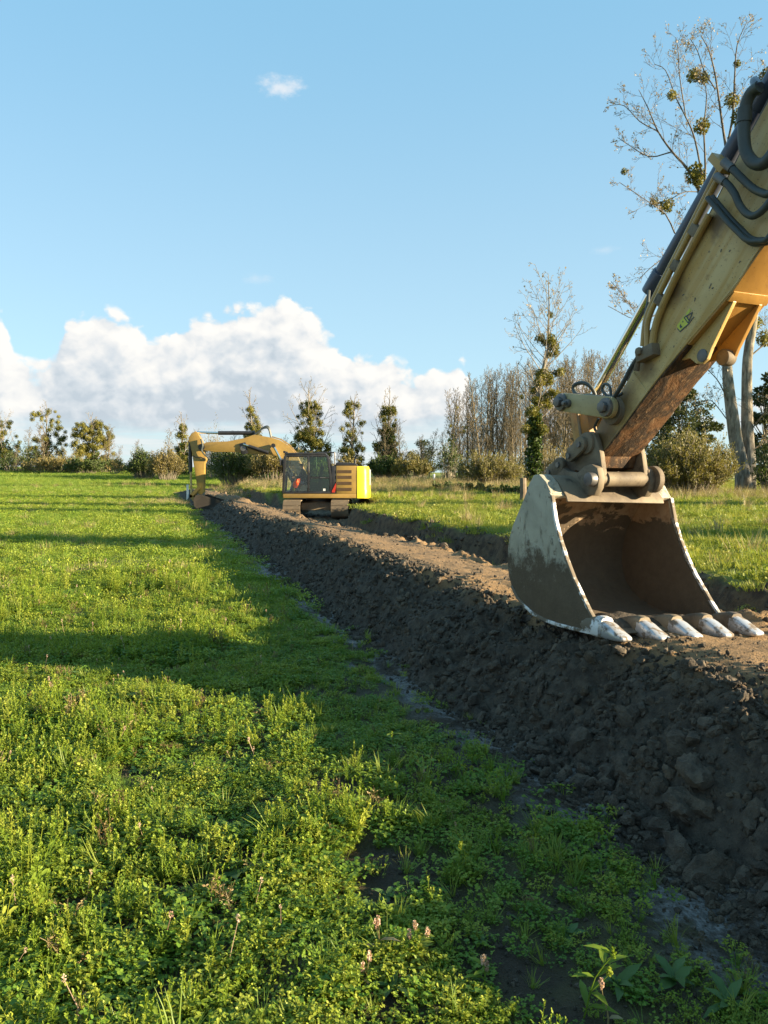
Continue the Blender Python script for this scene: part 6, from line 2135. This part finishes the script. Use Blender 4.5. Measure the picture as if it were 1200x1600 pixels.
# --- single weeds one can point at
def tall_weed(px, py, h, label, heads=3, leaves=5, mat=M_WEED, seed=1, lw=0.3, Lf=0.07, headmat=M_HEAD):
    r = np.random.RandomState(seed)
    d = FWD + (px - 600) / 1250 * np.array([1., 0, 0]) + (800 - py) / 1250 * UPV
    p = CAM + d * (0 - CAM_H) / d[2]
    for _ in range(3):
        p = CAM + d * (gz(p[0], p[1]) - CAM_H) / d[2]
    t = tree_thing('weed', p, label, 'weed')
    S = Leaves(); Lv = Leaves()
    tips = []
    q0 = np.zeros(3); path = [q0]
    dd = np.array([0.15 * r.normal(), 0.15 * r.normal(), 1.0])
    for k in range(5):
        q1 = path[-1] + dd / np.linalg.norm(dd) * h / 5
        S.stem(path[-1], q1, 0.003 - 0.0004 * k, 0.0026 - 0.0004 * k); path.append(q1)
        dd = dd + rvec(r) * 0.28
    tips.append(path[-1])
    for k in range(leaves):
        i = 1 + k % 5
        a = r.rand() * 6.28
        Lv.leaf(path[i], uvec(a, 0.5), np.array([0, 0, 1.]), Lf * (0.6 + 0.6 * r.rand()), Lf * lw, 0.1, 0.35)
    for k in range(max(0, heads - 1)):
        i = 2 + k % 3
        e_ = path[i] + uvec(r.rand() * 6.28, 0.9) * h * (0.25 + 0.25 * r.rand())
        S.stem(path[i], e_, 0.0016, 0.0011); tips.append(e_)
    link('stem', S.mesh('stem', mat), t)
    if leaves: link('leaves', Lv.mesh('leaves', mat), t)
    for tp in tips[:heads]:
        Hd = Leaves()
        for k in range(40):
            f = r.rand()
            pp = tp + np.array([0, 0, 0.03 * (f - 0.4)]) + rvec(r) * 0.0075 * math.sin(math.pi * (0.12 + 0.8 * f))
            Hd.leaf(pp, uvec(r.rand() * 6.28, 0.9), rvec(r), 0.009, 0.007)
        link('flower_head', Hd.mesh('flower_head', headmat), t)


tall_weed(912, 1592, 0.24, 'tall weed with sunlit tips at the bottom right of the field', 2, 9, M_WEED, 301, 0.26, 0.10, M_WEED)
tall_weed(588, 1492, 0.13, 'reddish knotweed spike on the border of sun and shade', 2, 2, M_DRY, 302)
tall_weed(650, 1500, 0.11, 'knotweed with paired pink heads left of the bare soil', 3, 4, M_WEED, 303)
tall_weed(755, 1545, 0.09, 'short knotweed with three pink heads on the bare soil', 3, 4, M_WEED, 304)
tall_weed(950, 1604, 0.13, 'pink-headed knotweed leaning right of the tall sunlit weed', 1, 1, M_DRY, 305)
tall_weed(572, 1535, 0.09, 'small knotweed with a bent stem in front of the reddish spike', 2, 1, M_DRY, 306)
tall_weed(618, 1185, 0.16, 'lone yellow-green weed lit by sun amid the shaded strip', 1, 10, M_WEED, 307, 0.4, 0.06, M_WEED)
tall_weed(715, 1365, 0.12, 'small sunlit yellow weed standing in the shade below the bank', 1, 8, M_WEED, 308, 0.4, 0.05, M_WEED)
tall_weed(265, 1115, 0.22, 'tall pointed weed topping the sunlit patch on the left', 1, 14, M_WEED, 309, 0.35, 0.06, M_WEED)
tall_weed(565, 1240, 0.14, 'pale weed at the right edge of the sunlit patch', 1, 9, M_WEED, 310, 0.4, 0.05, M_WEED)
tall_weed(90, 1090, 0.16, 'brown-tipped weed stalk at the left edge of the shadow band', 2, 4, M_DRY, 311)


def dock(px, py, label, seed, n, L_):
    d = FWD + (px - 600) / 1250 * np.array([1., 0, 0]) + (800 - py) / 1250 * UPV
    p = CAM + d * (0 - CAM_H) / d[2]
    p[2] = gz(p[0], p[1])
    t = tree_thing('dock_plant', p, label, 'plant')
    r = np.random.RandomState(seed)
    for k in range(n):
        L = Leaves()
        a = k * 6.28 / n + r.normal() * 0.3
        L.leaf((0, 0, 0.012), uvec(a, 0.35 + 0.6 * r.rand()), np.array([0, 0, 1.]) + 0.4 * rvec(r), L_ * (0.6 + 0.7 * r.rand()), L_ * (0.30 + 0.16 * r.rand()), 0.16, 0.45)
        link('leaf', L.mesh('leaf', M_DOCK), t)


dock(1055, 1530, 'broad-leaved dock plant in the bottom right corner', 321, 8, 0.10)
dock(1140, 1565, 'second broad-leaved dock plant nearest the right edge', 322, 7, 0.095)
dock(965, 1545, 'broad-leaved rosette right of the tall sunlit weed', 323, 6, 0.08)
dock(615, 1555, 'broad grey-green leaf rosette at the bottom centre', 324, 6, 0.08)

# ------------------------------------------------------------------ posts and stones
def post(px, py, h, r_, Y, label, mat, cap=None):
    b = at(px, py, Y); b[2] = gz(b[0], Y) - 0.1
    m = MB().tube([(0, 0, 0), (0.01, 0, h * 0.5), (0.0, 0.01, h + 0.08), (0, 0.01, h + 0.1)], [r_, r_ * 0.97, r_ * 0.93, r_ * 0.7], 10)
    o = m.build('post', mat, None)
    o.location = b
    tag(o, label, 'post')


post(817, 800, 0.95, 0.14, 31, 'weathered wooden post close behind the bucket', M_WOOD)
post(293, 770, 0.95, 0.07, 47, 'white marker post behind the far excavator stick', M_WHITEPOST)
post(678, 750, 0.8, 0.10, 70, 'small white post in the gap of the hedge', M_WHITEPOST)
post(352, 762, 0.5, 0.08, 52, 'short pale stake in the rough grass under the far boom', M_WOOD)
sb = at(686, 762, 50); sb[2] = gz(sb[0], 50) - 0.1
som = clod_mesh(33, 2); som.materials[0] = M_STONE
so2 = link('stone', som, None, sb); so2.scale = (0.55, 0.5, 0.55)
tag(so2, 'grey boulder among the brambles right of the far excavator', 'stone')
